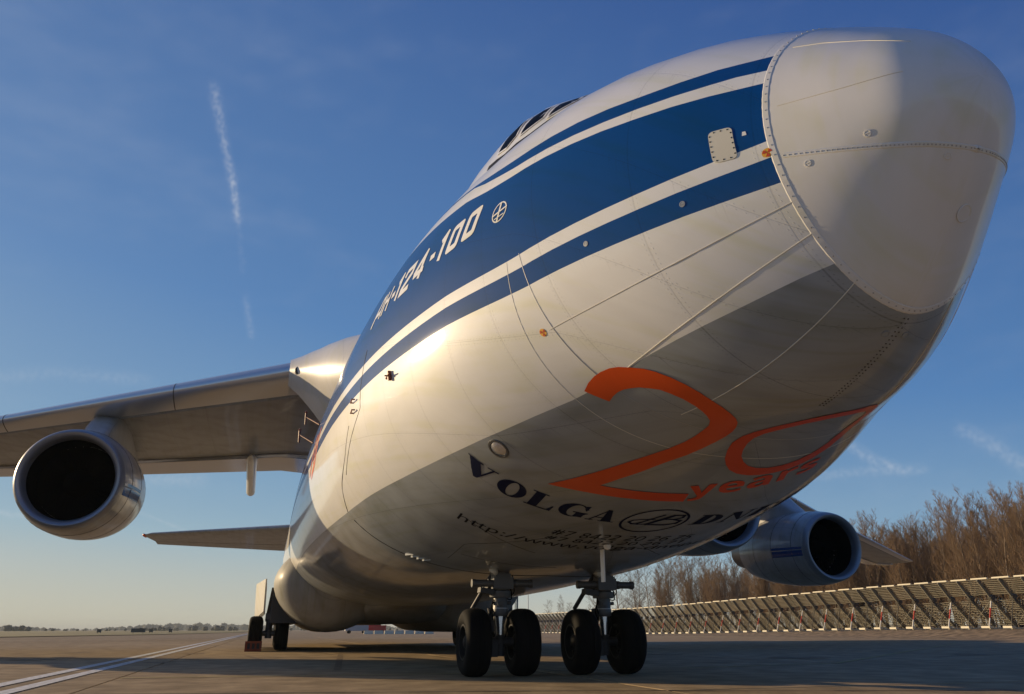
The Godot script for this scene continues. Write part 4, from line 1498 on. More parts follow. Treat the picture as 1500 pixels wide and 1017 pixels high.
	var kn := MB.new()
	kn.lathe([Vector2(0.06, 0.0), Vector2(0.085, 0.03), Vector2(0.08, 0.08), Vector2(0.05, 0.11), Vector2(0.0, 0.12)], Vector3(-0.17, 1.69, 0.2), Basis(Vector3.FORWARD, 0.6), 16)
	put("uplock_knob", kn, M.cream, o)

func main_gear(plane: Node3D) -> void:
	for s in [-1.0, 1.0]:
		# the long fairing that holds the legs
		var P := []
		for w in [[-15.6, 0.02, 2.42], [-15.75, 0.36, 1.86], [-16.25, 0.74, 1.28], [-16.6, 0.87, 1.02], [-17.0, 0.945, 0.84], [-17.6, 0.985, 0.72], [-18.4, 1.0, 0.67], [-20.0, 0.86, 0.66], [-22.0, 0.82, 0.66], [-26.0, 0.82, 0.66], [-31.0, 0.80, 0.72], [-35.0, 0.70, 1.0], [-38.5, 0.3, 1.6]]:
			var row := []
			for k in 41:
				var a := TAU * k / 40.0
				var cx := signf(cos(a)) * pow(absf(cos(a)), 2.0 / 1.85)
				var cy := signf(sin(a)) * pow(absf(sin(a)), 2.0 / 1.85)
				row.append(Vector3(s * (2.62 + cx * 2.2 * w[1]), 2.45 + cy * ((2.45 - w[2]) if cy < 0.0 else 1.6 * w[1]), w[0]))
			P.append(row)
		var fb := MB.new()
		fb.sheet(P, true)
		put("undercarriage_fairing", fb, M.pod, plane)
		if s < 0.0:
			var K := []
			for w in [[-15.0, 0.3, 0.05], [-16.2, 1.5, 0.35], [-17.2, 1.8, 0.62], [-20.0, 1.9, 0.68], [-36.0, 1.9, 0.66], [-39.0, 1.4, 0.2]]:
				var row := []
				for k in 41:
					var a := TAU * k / 40.0
					row.append(Vector3(w[1] * signf(cos(a)) * pow(absf(cos(a)), 0.6), 1.66 + w[2] * signf(sin(a)) * pow(absf(sin(a)), 0.6), w[0]))
				K.append(row)
			var kb := MB.new()
			kb.sheet(K, true)
			put("keel_fairing", kb, M.pod, plane)
		var wb := MB.new()
		wb.box(Vector3(s * 4.25, 1.75, -27.0), Vector3(1.1, 1.5, 17.0))
		put("wheel_well", wb, M.gear_dark, plane)
		for k in 5:
			var o := node("main_gear_leg", Vector3(s * 4.833, 0, -19.343 - 1.72 * k), plane)
			for e in [-0.494, 0.494]:
				wheel(o, Vector3(e, 0.628, 0), 0.635, 0.5)
			var b := MB.new()
			b.tube(Vector3(-0.45, 0.63, 0), Vector3(0.45, 0.63, 0), 0.10, 0.10, 14)
			b.tube(Vector3(0, 0.45, 0), Vector3(0, 1.15, 0), 0.13, 0.13, 18)
			b.tube(Vector3(0, 1.10, 0), Vector3(-s * 0.15, 2.3, 0), 0.18, 0.19, 18)
			b.tube(Vector3(0, 0.9, 0.05), Vector3(-s * 0.6, 1.9, 0.4), 0.06, 0.06, 10)
			b.box(Vector3(0, 1.25, 0.18), Vector3(0.34, 0.22, 0.14))
			b.tube(Vector3(0.0, 1.0, 0.15), Vector3(0.0, 0.72, 0.36), 0.05, 0.04, 10)
			put("strut", b, M.gear, o)
		# doors that hang open outside the wheels
		for k in 3:
			var d := MB.new()
			var z0 := -18.7 - k * 2.9
			var top0 := Vector3(s * 5.13, 2.62, z0)
			var top1 := Vector3(s * 5.48, 2.48, z0 - 1.5)
			var low0 := Vector3(s * 5.10, 1.42, z0)
			var low1 := Vector3(s * 5.42, 1.12, z0 - 1.4)
			var inw := Vector3(-s * 0.05, 0, -0.02)
			d.quad(top0, top1, low1, low0, Vector3(s, 0, 0.3))
			d.quad(top0 + inw, top1 + inw, low1 + inw, low0 + inw, Vector3(-s, 0, -0.3))
			for e in [[top0, low0], [top1, low1], [top0, top1], [low0, low1]]:
				d.quad(e[0], e[1], e[1] + inw, e[0] + inw, ((e[0] + e[1]) * 0.5 - (top0 + low1) * 0.5))
			put("main_gear_door", d, M.wing_white, plane)

func tail(plane: Node3D) -> void:
	for s in [-1.0, 1.0]:
		var o := node("tailplane", Vector3.ZERO, plane)
		var st := [[1.0, 8.0, -45.2, 10.6], [4.6, 7.92, -47.2, 9.0], [14.3, 7.86, -53.6, 4.2], [14.9, 7.84, -54.3, 2.6]]
		for pc in [["stabiliser", 0.0, 0.66, M.wing], ["elevator", 0.67, 1.0, M.wing]]:
			var rows := []
			for i in st.size() - (1 if pc[0] == "elevator" else 0):
				var w: Array = st[i]
				rows.append(foil(Vector3(s * w[0], w[1], w[2]), w[3], 0.09 if i < 3 else 0.05, 0.10 if i < 3 else 0.03, pc[1], pc[2], 12))
			var b := MB.new()
			b.sheet(rows)
			for j in range(1, rows[rows.size() - 1].size() - 1):
				var e: Array = rows[rows.size() - 1]
				b.flat(e[0], e[j], e[j + 1], Vector3(s, 0, 0))
			put(pc[0], b, pc[3], o)
		var tb := MB.new()
		tb.lathe([Vector2(0.0, 0.0), Vector2(0.09, 0.12), Vector2(0.12, 0.5), Vector2(0.10, 1.4), Vector2(0.0, 2.0)], Vector3(s * 14.95, 7.82, -54.1), Basis(Vector3.RIGHT, -PI / 2), 14)
		put("tip_cap", tb, M.orange, o)
	# fin: sections across the height
	var F := []
	for w in [[8.6, -40.5, 15.0], [10.5, -43.6, 12.6], [20.4, -53.0, 6.2], [20.9, -53.8, 4.6]]:
		var row := []
		for p in foil(Vector3.ZERO, w[2], 0.09, 0.0, 0.0, 1.0, 12):
			row.append(Vector3(p.y, w[0], w[1] + p.z))
		F.append(row)
	var fb := MB.new()
	fb.sheet(F)
	for j in range(1, F[3].size() - 1):
		fb.flat(F[3][0], F[3][j], F[3][j + 1], Vector3.UP)
	put("tail_fin", fb, M.white, plane)

func aircraft() -> void:
	var plane := node("cargo_aircraft")
	tag(plane, "huge white, blue-striped four-engined cargo jet with grey belly, parked on the apron", "aircraft")
	build_skin(plane)
	hump_build(plane)
	livery(plane)
	details(plane)
	for s in [-1.0, 1.0]:
		wing(plane, s)
	for x in [-0.9965, 0.9965]:
		nose_leg(plane, x)
	main_gear(plane)
	tail(plane)

# ------------------------------------------------------------------ things round the aircraft
func wheel_chock() -> void:
	var o := node("wheel_chock", Vector3(-5.33, 0, -18.52))
	tag(o, "rusty red wheel chock with three holes against the front outer main wheel", "chock")
	var b := MB.new()
	var w := 0.30
	for k in 4:   # uprights between the holes, then top and bottom rails
		b.box(Vector3(-w + 0.05 + k * (2.0 * w - 0.1) / 3.0, 0.19, 0.12), Vector3(0.065, 0.2, 0.05))
	b.box(Vector3(0, 0.045, 0.12), Vector3(2 * w, 0.09, 0.05))
	b.box(Vector3(0, 0.325, 0.12), Vector3(2 * w, 0.07, 0.05))
	for s in [-1.0, 1.0]:
		b.quad(Vector3(s * w, 0.0, 0.145), Vector3(s * w, 0.36, 0.145), Vector3(s * w, 0.10, -0.30), Vector3(s * w, 0.0, -0.30), Vector3(s, 0, 0))
	b.quad(Vector3(-w, 0.36, 0.145), Vector3(w, 0.36, 0.145), Vector3(w, 0.10, -0.30), Vector3(-w, 0.10, -0.30), Vector3(0, 1, -0.3))
	put("frame", b, M.chock, o)
	var d := MB.new()
	d.box(Vector3(0, 0.18, 0.06), Vector3(2 * w - 0.04, 0.3, 0.02))
	put("back_plate", d, M.gear_dark, o)

func bank_height(z: float) -> float:
	return 0.72 * smoothstep(-105.0, -34.0, z)

func blast_fence() -> void:
	var proto := node("blast_deflector")
	var top := Vector2(-1.95, 3.72)
	var mid := Vector2(-1.0, 2.5)
	var low := Vector2(-0.75, 2.15)
	var foot := Vector2(1.05, 0.25)
	for pn in [["upper_louvres", mid, top, 9], ["lower_louvres", foot, low, 15]]:
		var b := MB.new()
		var d: Vector2 = (pn[2] - pn[1])
		var a := atan2(d.x, d.y)
		for k in pn[3]:
			var p: Vector2 = pn[1] + d * ((k + 0.5) / pn[3])
			b.box(Vector3(p.x, p.y, 0), Vector3(0.022, d.length() / pn[3] * 0.82, 3.98), Basis(Vector3.FORWARD, a - 0.5))
		put(pn[0], b, M.steel, proto).set_meta("kind", "stuff")
	var rail := MB.new()
	for z in [-1.0, 1.0]:
		rail.box(Vector3(top.x, top.y + 0.03, z + 0.12), Vector3(0.13, 0.10, 1.55))
	put("top_rail", rail, M.foot, proto)
	for z in [-1.0, 1.0]:
		var b := MB.new()
		for e in [[mid, top], [foot, low]]:
			var d: Vector2 = e[1] - e[0]
			var c: Vector2 = (e[0] + e[1]) * 0.5 + Vector2(-d.y, d.x).normalized() * -0.0
			var off := Vector2(-0.09, -0.06)
			b.box(Vector3(c.x + off.x, c.y + off.y, z), Vector3(0.24, d.length(), 0.09), Basis(Vector3.FORWARD, atan2(d.x, d.y)))
		put("rib", b, M.steel, proto)
		var jb := MB.new()
		jb.box(Vector3(-0.95, 2.32, z), Vector3(0.5, 0.3, 0.34), Basis(Vector3.FORWARD, -0.6))
		put("joint_box", jb, M.steel_dark, proto)
		var st := MB.new()
		if z > 0.0:
			st.tube(Vector3(-0.95, 2.4, z), Vector3(-1.7, 0.25, z), 0.04, 0.04, 6)
		st.tube(Vector3(-0.85, 2.3, z + 0.1), Vector3(-0.2, 0.25, z + 0.1), 0.03, 0.03, 6)
		st.tube(Vector3(-1.0, 2.2, z), Vector3(-1.5, 0.4, z - 1.6), 0.02, 0.02, 5)
		put("brace", st, M.steel_dark if z > 0.0 else M.steel, proto)
		var fb := MB.new()
		fb.box(Vector3(-1.7, 0.14, z - 0.25), Vector3(0.35, 0.16, 0.8))
		fb.box(Vector3(-0.3, 0.06, z), Vector3(2.9, 0.12, 0.16))
		put("footing", fb, M.foot, proto)
	var a0 := Vector3(-0.97, 2.30, -1.0)
	var a1 := Vector3(-1.72, 0.22, -1.0)
	var pole := node("striped_pole", Vector3.ZERO, proto)
	for k in 3:
		var b := MB.new()
		b.tube(a0.lerp(a1, k * 0.36), a0.lerp(a1, minf((k + 1) * 0.36, 1.0)), 0.055, 0.055, 8)
		put("red_band" if k == 1 else "white_band", b, M.red_post if k == 1 else M.white_post, pole)
	var label := "louvred steel deflector module with one red and white pole, in the row before the wood"
	tag(proto, label, "blast deflector", "blast deflector modules in a row along the apron")
	proto.position = Vector3(51.0, bank_height(-24.0), -24.0)
	for k in range(1, 34):
		var z := -24.0 - 4.0 * k
		copy(proto, "blast_deflector", Vector3(51.0, bank_height(z), z))

# a bare tree: tapered trunk, limbs, branches and twigs that all reach for the sky
func limb(b: MB, from: Vector3, dir: Vector3, length: float, r: float, rng: RandomNumberGenerator, steps: int, sides: int, lift: float, wob: float) -> Array:
	var pts := [[from, dir, r]]
	var p := from
	var d := dir
	for i in steps:
		d = (d + Vector3(rng.randf_range(-wob, wob), lift, rng.randf_range(-wob, wob))).normalized()
		var q := p + d * (length / steps)
		var r1 := r * (1.0 - 0.85 * (i + 1.0) / steps)
		b.tube(p, q, r * (1.0 - 0.85 * float(i) / steps), maxf(r1, 0.004), sides, false)
		p = q
		pts.append([p, d, r1])
	return pts

func bare_tree(called: String, sd: int, style: int) -> Node3D:
	var rng := RandomNumberGenerator.new()
	rng.seed = sd
	var o := node(called)
	var wood := MB.new()
	var tw := MB.new()
	var H: float = [14.0, 13.0, 3.4][style]
	var stems: int = [rng.randi_range(3, 5), 1, 7][style]
	for s in stems:
		var a := rng.randf() * TAU
		var lean: float = [0.16, 0.05, 0.5][style] * rng.randf_range(0.4, 1.3)
		var h: float = H * rng.randf_range(0.78, 1.02)
		var r: float = [0.11, 0.13, 0.025][style] * rng.randf_range(0.7, 1.1)
		var trunk := limb(wood, Vector3(cos(a), 0, sin(a)) * (0.35 if stems > 1 else 0.0), Vector3(cos(a) * lean, 1.0, sin(a) * lean).normalized(), h, r, rng, 9, 6, 0.06, 0.07)
		var n1: int = [34, 30, 10][style]
		for k in n1:
			var t: float = lerpf([0.22, 0.20, 0.1][style], 0.98, (k + rng.randf()) / n1)
			var i := mini(int(t * 9.0), 8)
			var at: Vector3 = lerp(trunk[i][0], trunk[i + 1][0], t * 9.0 - i)
			var b := rng.randf() * TAU
			var up: float = [1.3, 0.75, 1.0][style]
			var dir := Vector3(cos(b), up * rng.randf_range(0.6, 1.3), sin(b)).normalized()
			var len1: float = h * [0.24, 0.30, 0.45][style] * (1.15 - 0.75 * t) * rng.randf_range(0.7, 1.2)
			var br := limb(wood if len1 > 1.6 else tw, at, dir, len1, maxf(r * 0.34 * (1.1 - t * 0.6), 0.012), rng, 5, 4, [0.10, 0.03, 0.05][style], 0.12)
			var n2: int = [9, 10, 5][style]
			for m in n2:
				var u := rng.randf_range(0.2, 1.0)
				var j := mini(int(u * 5.0), 4)
				var at2: Vector3 = lerp(br[j][0], br[j + 1][0], u * 5.0 - j)
				var c := rng.randf() * TAU
				var d2: Vector3 = (br[j][1] + Vector3(cos(c), 0.55, sin(c)) * 0.8).normalized()
				var tg := limb(tw, at2, d2, len1 * rng.randf_range(0.28, 0.55), 0.012, rng, 2, 3, [0.18, -0.04, 0.1][style], 0.15)
				for w in 3:
					var c2 := rng.randf() * TAU
					var d3: Vector3 = (tg[1][1] + Vector3(cos(c2), 0.4, sin(c2)) * 0.7).normalized()
					limb(tw, tg[1][0], d3, len1 * rng.randf_range(0.16, 0.3), 0.008, rng, 1, 3, 0.0, 0.1)
	put("trunk", wood, [M.bark, M.bark_light, M.twig][style], o)
	put("crown", tw, [M.twig, M.twig_grey, M.twig][style], o)
	return o

func woods() -> void:
	var rng := RandomNumberGenerator.new()
	rng.seed = 77
	var protos := [[], [], []]
	var kinds := [
		["alder_tree", "bare reddish brown tree of the dense wood behind the blast deflectors", "tree", "trees of the dense wood"],
		["birch_tree", "bare pale-stemmed tree standing loosely behind the far blast deflectors", "tree", "loose trees behind the far deflectors"],
		["bare_shrub", "low bare brown shrub at the foot of the wood behind the blast deflectors", "shrub", "shrubs at the foot of the wood"]]
	var spots := []
	for row in 6:
		var z := -22.0 - rng.randf() * 3.0
		while z > -78.0:
			spots.append([0, Vector3(57.5 + row * 4.2 + rng.randf_range(-1.6, 1.6), 0, z), rng.randf_range(0.72, 0.90) * (1.0 if z > -66.0 else 0.92)])
			z -= rng.randf_range(1.7, 2.9)
	for row in 4:
		var z := -78.0
		while z > -112.0:
			spots.append([0, Vector3(58.0 + row * 5.0 + rng.randf_range(-2, 2), 0, z), rng.randf_range(0.62, 0.86)])
			z -= rng.randf_range(3.0, 5.0)
	for q in [[57.5, -96, 1.0], [58.5, -107, 1.05], [57.8, -115, 1.0], [58, -127, 1.1], [59, -140, 1.1], [61, -104, 1.0], [60, -112, 0.95], [64, -118, 1.05], [59, -123, 0.9], [63, -129, 1.0], [66, -135, 0.95], [60, -99, 0.9], [70, -122, 0.9], [72, -108, 1.0], [92.8, -269.6, 1.0], [100.4, -277.5, 0.8], [97.4, -257.3, 0.85], [86.8, -196.9, 0.7], [104, -280, 0.9], [110, -268, 0.85], [80, -206, 0.6]]:
		spots.append([1, Vector3(q[0], 0, q[1]), q[2]])
	for k in 70:
		var z := -24.0 - k * 1.7
		spots.append([2, Vector3(55.5 + rng.randf_range(-0.8, 3.5), 0, z), rng.randf_range(0.7, 1.3)])
	for q in spots:
		var kind: int = q[0]
		var at: Vector3 = q[1]
		at.y = bank_height(at.z) - 0.05 if at.x < 76.0 else 0.0
		var variants: int = [7, 4, 4][kind]
		var t: Node3D
		if protos[kind].size() < variants:
			t = bare_tree(kinds[kind][0], 100 + kind * 50 + protos[kind].size(), kind)
			tag(t, kinds[kind][1], kinds[kind][2], kinds[kind][3])
			protos[kind].append(t)
			t.position = at
			t.rotation.y = rng.randf() * TAU
			t.scale = Vector3.ONE * q[2]
		else:
			copy(protos[kind][rng.randi() % variants], kinds[kind][0], at, rng.randf() * TAU, Vector3(q[2], q[2] * rng.randf_range(0.92, 1.08), q[2]))
	# one dark conifer beyond the deflectors
	var o := node("spruce_tree", Vector3(74.6, 0, -254.4))
	tag(o, "small dark spruce standing alone between the nose legs, beyond the deflectors", "tree")
	var b := MB.new()
	b.tube(Vector3.ZERO, Vector3(0, 7.5, 0), 0.14, 0.02, 6)
	put("trunk", b, M.bark, o)
	var nb := MB.new()
	for k in 260:
		var t := sqrt(rng.randf())
		var a := rng.randf() * TAU
		var h := 0.6 + 7.2 * (1.0 - t)
		var d := Vector3(cos(a), -0.25, sin(a))
		var l := 0.25 + 2.0 * t * rng.randf_range(0.7, 1.1)
		nb.tube(Vector3(0, h, 0) + d * l * 0.3, Vector3(0, h, 0) + d * l, 0.14, 0.02, 4, false)
	put("crown", nb, M.needle, o)

func far_things() -> void:
	# low hall roof, lamp post, small markers, parked vans
	var h := node("storage_hall", Vector3(97, 0, -300))
	tag(h, "long low hall with dark blue roof, far beyond the deflectors between the nose wheels", "building")
	var wb := MB.new()
	wb.box(Vector3(0, 1.6, 0), Vector3(44, 3.2, 14))
	put("wall", wb, M.wall, h)
	var rb := MB.new()
	for s in [-1.0, 1.0]:
		rb.quad(Vector3(-22.6, 3.1, s * 7.6), Vector3(22.6, 3.1, s * 7.6), Vector3(22.6, 5.6, 0), Vector3(-22.6, 5.6, 0), Vector3(0, 1, s * 0.4))
		rb.flat(Vector3(s * 22.6, 3.1, -7.6), Vector3(s * 22.6, 3.1, 7.6), Vector3(s * 22.6, 5.6, 0), Vector3(s, 0, 0))
	put("roof", rb, M.roof, h)
	var p := node("lamp_post", Vector3(74.3, 0, -233.6))
	tag(p, "thin pale lamp post rising between the nose legs, beyond the deflectors", "lamp post")
	var pb := MB.new()
	pb.tube(Vector3.ZERO, Vector3(0, 16, 0), 0.16, 0.09, 8)
	put("pole", pb, M.frame, p)
	var hb := MB.new()
	hb.box(Vector3(0, 16.05, 0), Vector3(1.6, 0.14, 0.4))
	put("lamp_head", hb, M.frame, p)
	for q in [[-43.1, -202.6, 0.9, 1.0, "small dark marker board farthest out on the yellow grass"], [-32.0, -184.1, 2.9, 1.1, "wide dark marker box at the end of the yellow grass"], [-33.1, -214.2, 0.9, 1.0, "middle one of three small dark markers on the grass, just past the wide box"], [-29.0, -219.3, 0.8, 1.0, "small dark marker nearest to the painted lines"]]:
		var o := node("field_marker", Vector3(q[0], 0, q[1]))
		tag(o, q[4], "marker", "markers on the far grass")
		var b := MB.new()
		b.box(Vector3(0, q[3] * 0.62, 0), Vector3(q[2], q[3] * 0.75, 0.35))
		put("board", b, M.steel_dark, o)
		var l := MB.new()
		for s in [-1.0, 1.0]:
			l.box(Vector3(s * q[2] * 0.35, q[3] * 0.14, 0), Vector3(0.08, q[3] * 0.28, 0.08))
		put("leg", l, M.steel_dark, o)
	var k := 0
	for q in [[12.6, -155.1, M.wall, "tiny white van far off under the belly, nearer to the main wheels"], [16.8, -159.7, M.red, "tiny red van far off under the belly beside the white one"]]:
		var o := node("parked_van", Vector3(q[0], 0, q[1]))
		tag(o, q[3], "van", "vans parked far behind")
		var b := MB.new()
		b.box(Vector3(0, 1.05, 0), Vector3(4.6, 1.1, 1.9))
		b.box(Vector3(-0.5, 1.85, 0), Vector3(3.4, 0.7, 1.7))
		put("body", b, q[2], o)
		var g := MB.new()
		g.box(Vector3(-0.5, 1.85, 0.0), Vector3(3.2, 0.45, 1.74))
		put("windows", g, M.glass, o)
		for x in [-1.5, 1.5]:
			for s in [-0.85, 0.85]:
				var wbm := MB.new()
				wbm.tube(Vector3(x, 0.34, s - 0.1), Vector3(x, 0.34, s + 0.1), 0.34, 0.34, 14)
				put("wheel", wbm, M.rubber, o)
		k += 1
	for i in 7:
		var o := MB.new()
		var z := -134.5 - i * 0.1
		o.box(Vector3(0, 0.30, 0), Vector3(1.6, 0.6, 0.3))
		o.box(Vector3(0, 0.06, 0), Vector3(1.62, 0.12, 0.6))
		var m := put("concrete_barrier", o, M.foot, self)
		m.position = Vector3(12.6 + i * 1.85, 0, z)
		tag(m, "low white concrete barrier block in the short row seen under the belly", "barrier", "white barrier blocks under the belly")

func ground() -> void:
	var base := MB.new()
	var R := 6000.0
	base.quad(Vector3(-R, -0.03, -R), Vector3(R, -0.03, -R), Vector3(R, -0.03, R), Vector3(-R, -0.03, R), Vector3.UP)
	structure(put("ground", base, M.slab[0], self))
	# apron: slabs with sealed joints
	var ap := node("apron")
	structure(ap)
	var rng := RandomNumberGenerator.new()
	rng.seed = 4
	var seal := MB.new()
	seal.quad(Vector3(-60, -0.022, -79), Vector3(44, -0.022, -79), Vector3(44, -0.022, 28), Vector3(-60, -0.022, 28), Vector3.UP)
	put("joint_filler", seal, M.joint, ap)
	var sm := MB.new()
	sm.box(Vector3(0, -0.01, 0), Vector3(7.462, 0.02, 7.462))
	var meshes := []
	for m in M.slab:
		meshes.append(sm.into(ArrayMesh.new(), m))
	for i in range(-7, 7):
		for j in range(-10, 4):
			var o := put_mesh("slab", meshes[rng.randi() % 5], ap)
			o.position = Vector3(-7.25 + 7.5 * (i + 0.5), rng.randf_range(-0.004, 0.0), -3.6 + 7.5 * (j + 0.5))
	# tar repairs that wander across the slabs, oil stains and tyre marks
	for k in 16:
		var b := MB.new()
		var p := Vector3(rng.randf_range(-18, 26), 0.004, rng.randf_range(-40, 4))
		var a := rng.randf_range(-0.35, 0.35) + (0.0 if rng.randf() < 0.75 else PI / 2)
		for i in rng.randi_range(6, 16):
			var q := p + Vector3(cos(a), 0, sin(a)) * 0.8
			var sd := Vector3(-sin(a), 0, cos(a)) * rng.randf_range(0.02, 0.045)
			b.quad(p - sd, p + sd, q + sd, q - sd, Vector3.UP)
			p = q
			a += rng.randf_range(-0.06, 0.06)
		structure(put("tar_seam", b, M.joint, ap))
	for k in 26:
		var b := MB.new()
		var c := Vector3(rng.randf_range(-14, 18), 0.003 + 0.0002 * k, rng.randf_range(-26, 5))
		var r := rng.randf_range(0.15, 0.75)
		var ring := []
		for i in 15:
			ring.append(c + Vector3(cos(TAU * i / 14.0), 0, sin(TAU * i / 14.0)) * r * (1.0 + 0.35 * sin(i * 2.1 + k) * (0.0 if i in [0, 14] else 1.0)))
		ring[14] = ring[0]
		for i in 14:
			b.flat(c, ring[i], ring[i + 1], Vector3.UP)
		structure(put("oil_stain", b, M.stain, ap))
	for k in 7:
		var b := MB.new()
		var x := rng.randf_range(-6, 6)
		var z := rng.randf_range(-22, 2)
		var l := rng.randf_range(4, 14)
		var sk := rng.randf_range(-0.12, 0.12)
		b.quad(Vector3(x - 0.08, 0.0022 + k * 0.0001, z), Vector3(x + 0.08, 0.0022 + k * 0.0001, z), Vector3(x + 0.08 + sk * l, 0.0022 + k * 0.0001, z - l), Vector3(x - 0.08 + sk * l, 0.0022 + k * 0.0001, z - l), Vector3.UP)
		structure(put("tyre_mark", b, M.stain, ap))
	# painted lines
	for q in [[-8.62, 0.24, M.line], [-8.10, 0.24, M.line]]:
		var b := MB.new()
		for k in 60:
			var z0 := 20.0 - k * 8.0
			b.quad(Vector3(q[0] - q[1] / 2, 0.006, z0), Vector3(q[0] + q[1] / 2, 0.006, z0), Vector3(q[0] + q[1] / 2, 0.006, z0 - 8.0), Vector3(q[0] - q[1] / 2, 0.006, z0 - 8.0), Vector3.UP)
		structure(put("painted_line", b, q[2], self))
	for q in [[-7.2, -1.45, -0.5, -0.9], [3.4, -1.6, 8.0, -2.6], [8.0, -2.6, 30.8, -22.0]]:
		var b := MB.new()
		var a := Vector3(q[0], 0.006, q[1])
		var c := Vector3(q[2], 0.006, q[3])
		var s := (c - a).cross(Vector3.UP).normalized() * 0.055
		b.quad(a - s, a + s, c + s, c - s, Vector3.UP)
		structure(put("painted_line", b, M.line_yellow, self))
	# far grass and the bank under the deflectors
	var g := MB.new()
	var gp := [Vector2(-36, -86), Vector2(-23, -140), Vector2(-12, -240), Vector2(-12, -900), Vector2(-1800, -900), Vector2(-1800, -86)]
	for i in range(1, gp.size() - 1):
		g.flat(Vector3(gp[0].x, 0.05, gp[0].y), Vector3(gp[i].x, 0.05, gp[i].y), Vector3(gp[i + 1].x, 0.05, gp[i + 1].y), Vector3.UP)
	structure(put("grass_field", g, M.grass, self))
	var P := []
	for k in 60:
		var z := 40.0 - k * 5.0
		var h := bank_height(z)
		var row := []
		for e in [[44.0, -0.024], [45.5, 0.02 + 0.2 * h], [48.0, 0.02 + 0.9 * h], [53.0, 0.01 + h], [76.0, 0.02 + h], [200.0, 0.3]]:
			row.append(Vector3(e[0], e[1], z))
		P.append(row)
	var b := MB.new()
	for i in P.size() - 1:
		for j in 5:
			b.quad(P[i][j], P[i][j + 1], P[i + 1][j + 1], P[i + 1][j], Vector3.UP)
	structure(put("earth_bank", b, M.earth, self))
	# wooded horizon: crowns on a low ridge, far too many and too small to count
	var cm := MB.new()
	var pts := []
	for i in 7:
		var row := []
		for j in 9:
			var a := PI * i / 6.0
			var c := TAU * j / 8.0
			var r := 1.0 + 0.22 * sin(3.0 * c + i * 1.7) + 0.15 * cos(5.0 * a + j)
			row.append(Vector3(sin(a) * cos(c) * r, 0.8 + cos(a) * r, sin(a) * sin(c) * r))
		pts.append(row)
	cm.sheet(pts, true)
	var mm := MultiMesh.new()
	mm.transform_format = MultiMesh.TRANSFORM_3D
	mm.mesh = cm.into(ArrayMesh.new(), M.far_wood)
	var xf := []
	for k in 2600:
		var az := deg_to_rad(rng.randf_range(-60.0, 75.0))
		var near := rng.randf() < 0.22 and az < 0.15
		var d := rng.randf_range(700, 900) if near else rng.randf_range(1700, 2600)
		var s := rng.randf_range(2.0, 3.6) if near else rng.randf_range(4, 7.5)
		if near and az > -0.2:
			s *= 0.6
		s *= 0.8 + 0.5 * sin(az * 9.0) * sin(az * 23.0)
		xf.append(Transform3D(Basis(Vector3.UP, rng.randf() * TAU).scaled(Vector3(s * 1.3, s, s * 1.3)), Vector3(sin(az) * d, 0, -cos(az) * d)))
	mm.instance_count = xf.size()
	for k in xf.size():
		mm.set_instance_transform(k, xf[k])
	var w := MultiMeshInstance3D.new()
	w.name = "distant_wood"
	w.multimesh = mm
	add_child(w, true)
	w.set_meta("kind", "stuff")
	w.set_meta("label", "low hazy line of distant woods along the horizon")
	w.set_meta("category", "wood")

# ------------------------------------------------------------------ sky
const SUN_AZ := -47.5     # degrees from aft (-z), towards starboard
const SUN_EL := 12.0

func streak(im: Image, pts: Array, width: float, gain: float, f: FastNoiseLite, ragged: float) -> void:
	# a cloud drawn out along directions (azimuth, elevation)
	var W := im.get_width()
	var H := im.get_height()
	for i in pts.size() - 1:
		var a := Vector2(pts[i][0], pts[i][1])
		var b := Vector2(pts[i + 1][0], pts[i + 1][1])
		var n := int(a.distance_to(b) * W / 360.0 * 2.0) + 2
		for k in n:
			var c := a.lerp(b, float(k) / n)
			var amp := 0.5 * gain * clampf(0.55 + ragged * f.get_noise_2d(c.x * 30.0, c.y * 30.0), 0.0, 1.4) / 2.0
			var wd := width * (1.0 + 0.5 * f.get_noise_2d(c.y * 14.0, c.x * 14.0))
			c.x += width * 0.7 * f.get_noise_2d(c.y * 20.0, 7.0) * ragged
			var px := c.x / 360.0 * W
			var py := (90.0 - c.y) / 180.0 * H
			var rr := int(wd / 360.0 * W * 2.2) + 1
			for y in range(int(py) - rr, int(py) + rr + 1):
				for x in range(int(px) - rr, int(px) + rr + 1):
					var d := Vector2(x + 0.5 - px, y + 0.5 - py).length() * 360.0 / W / wd
					var g := amp * exp(-d * d * 1.6) * clampf(0.8 + 1.1 * f.get_noise_2d(x * 0.13, y * 0.13), 0.0, 1.6)
					var q := im.get_pixel(posmod(x, W), clampi(y, 0, H - 1))
					im.set_pixel(posmod(x, W), clampi(y, 0, H - 1), q.lerp(Color(0.78, 0.80, 0.84), clampf(g, 0.0, 0.8)))

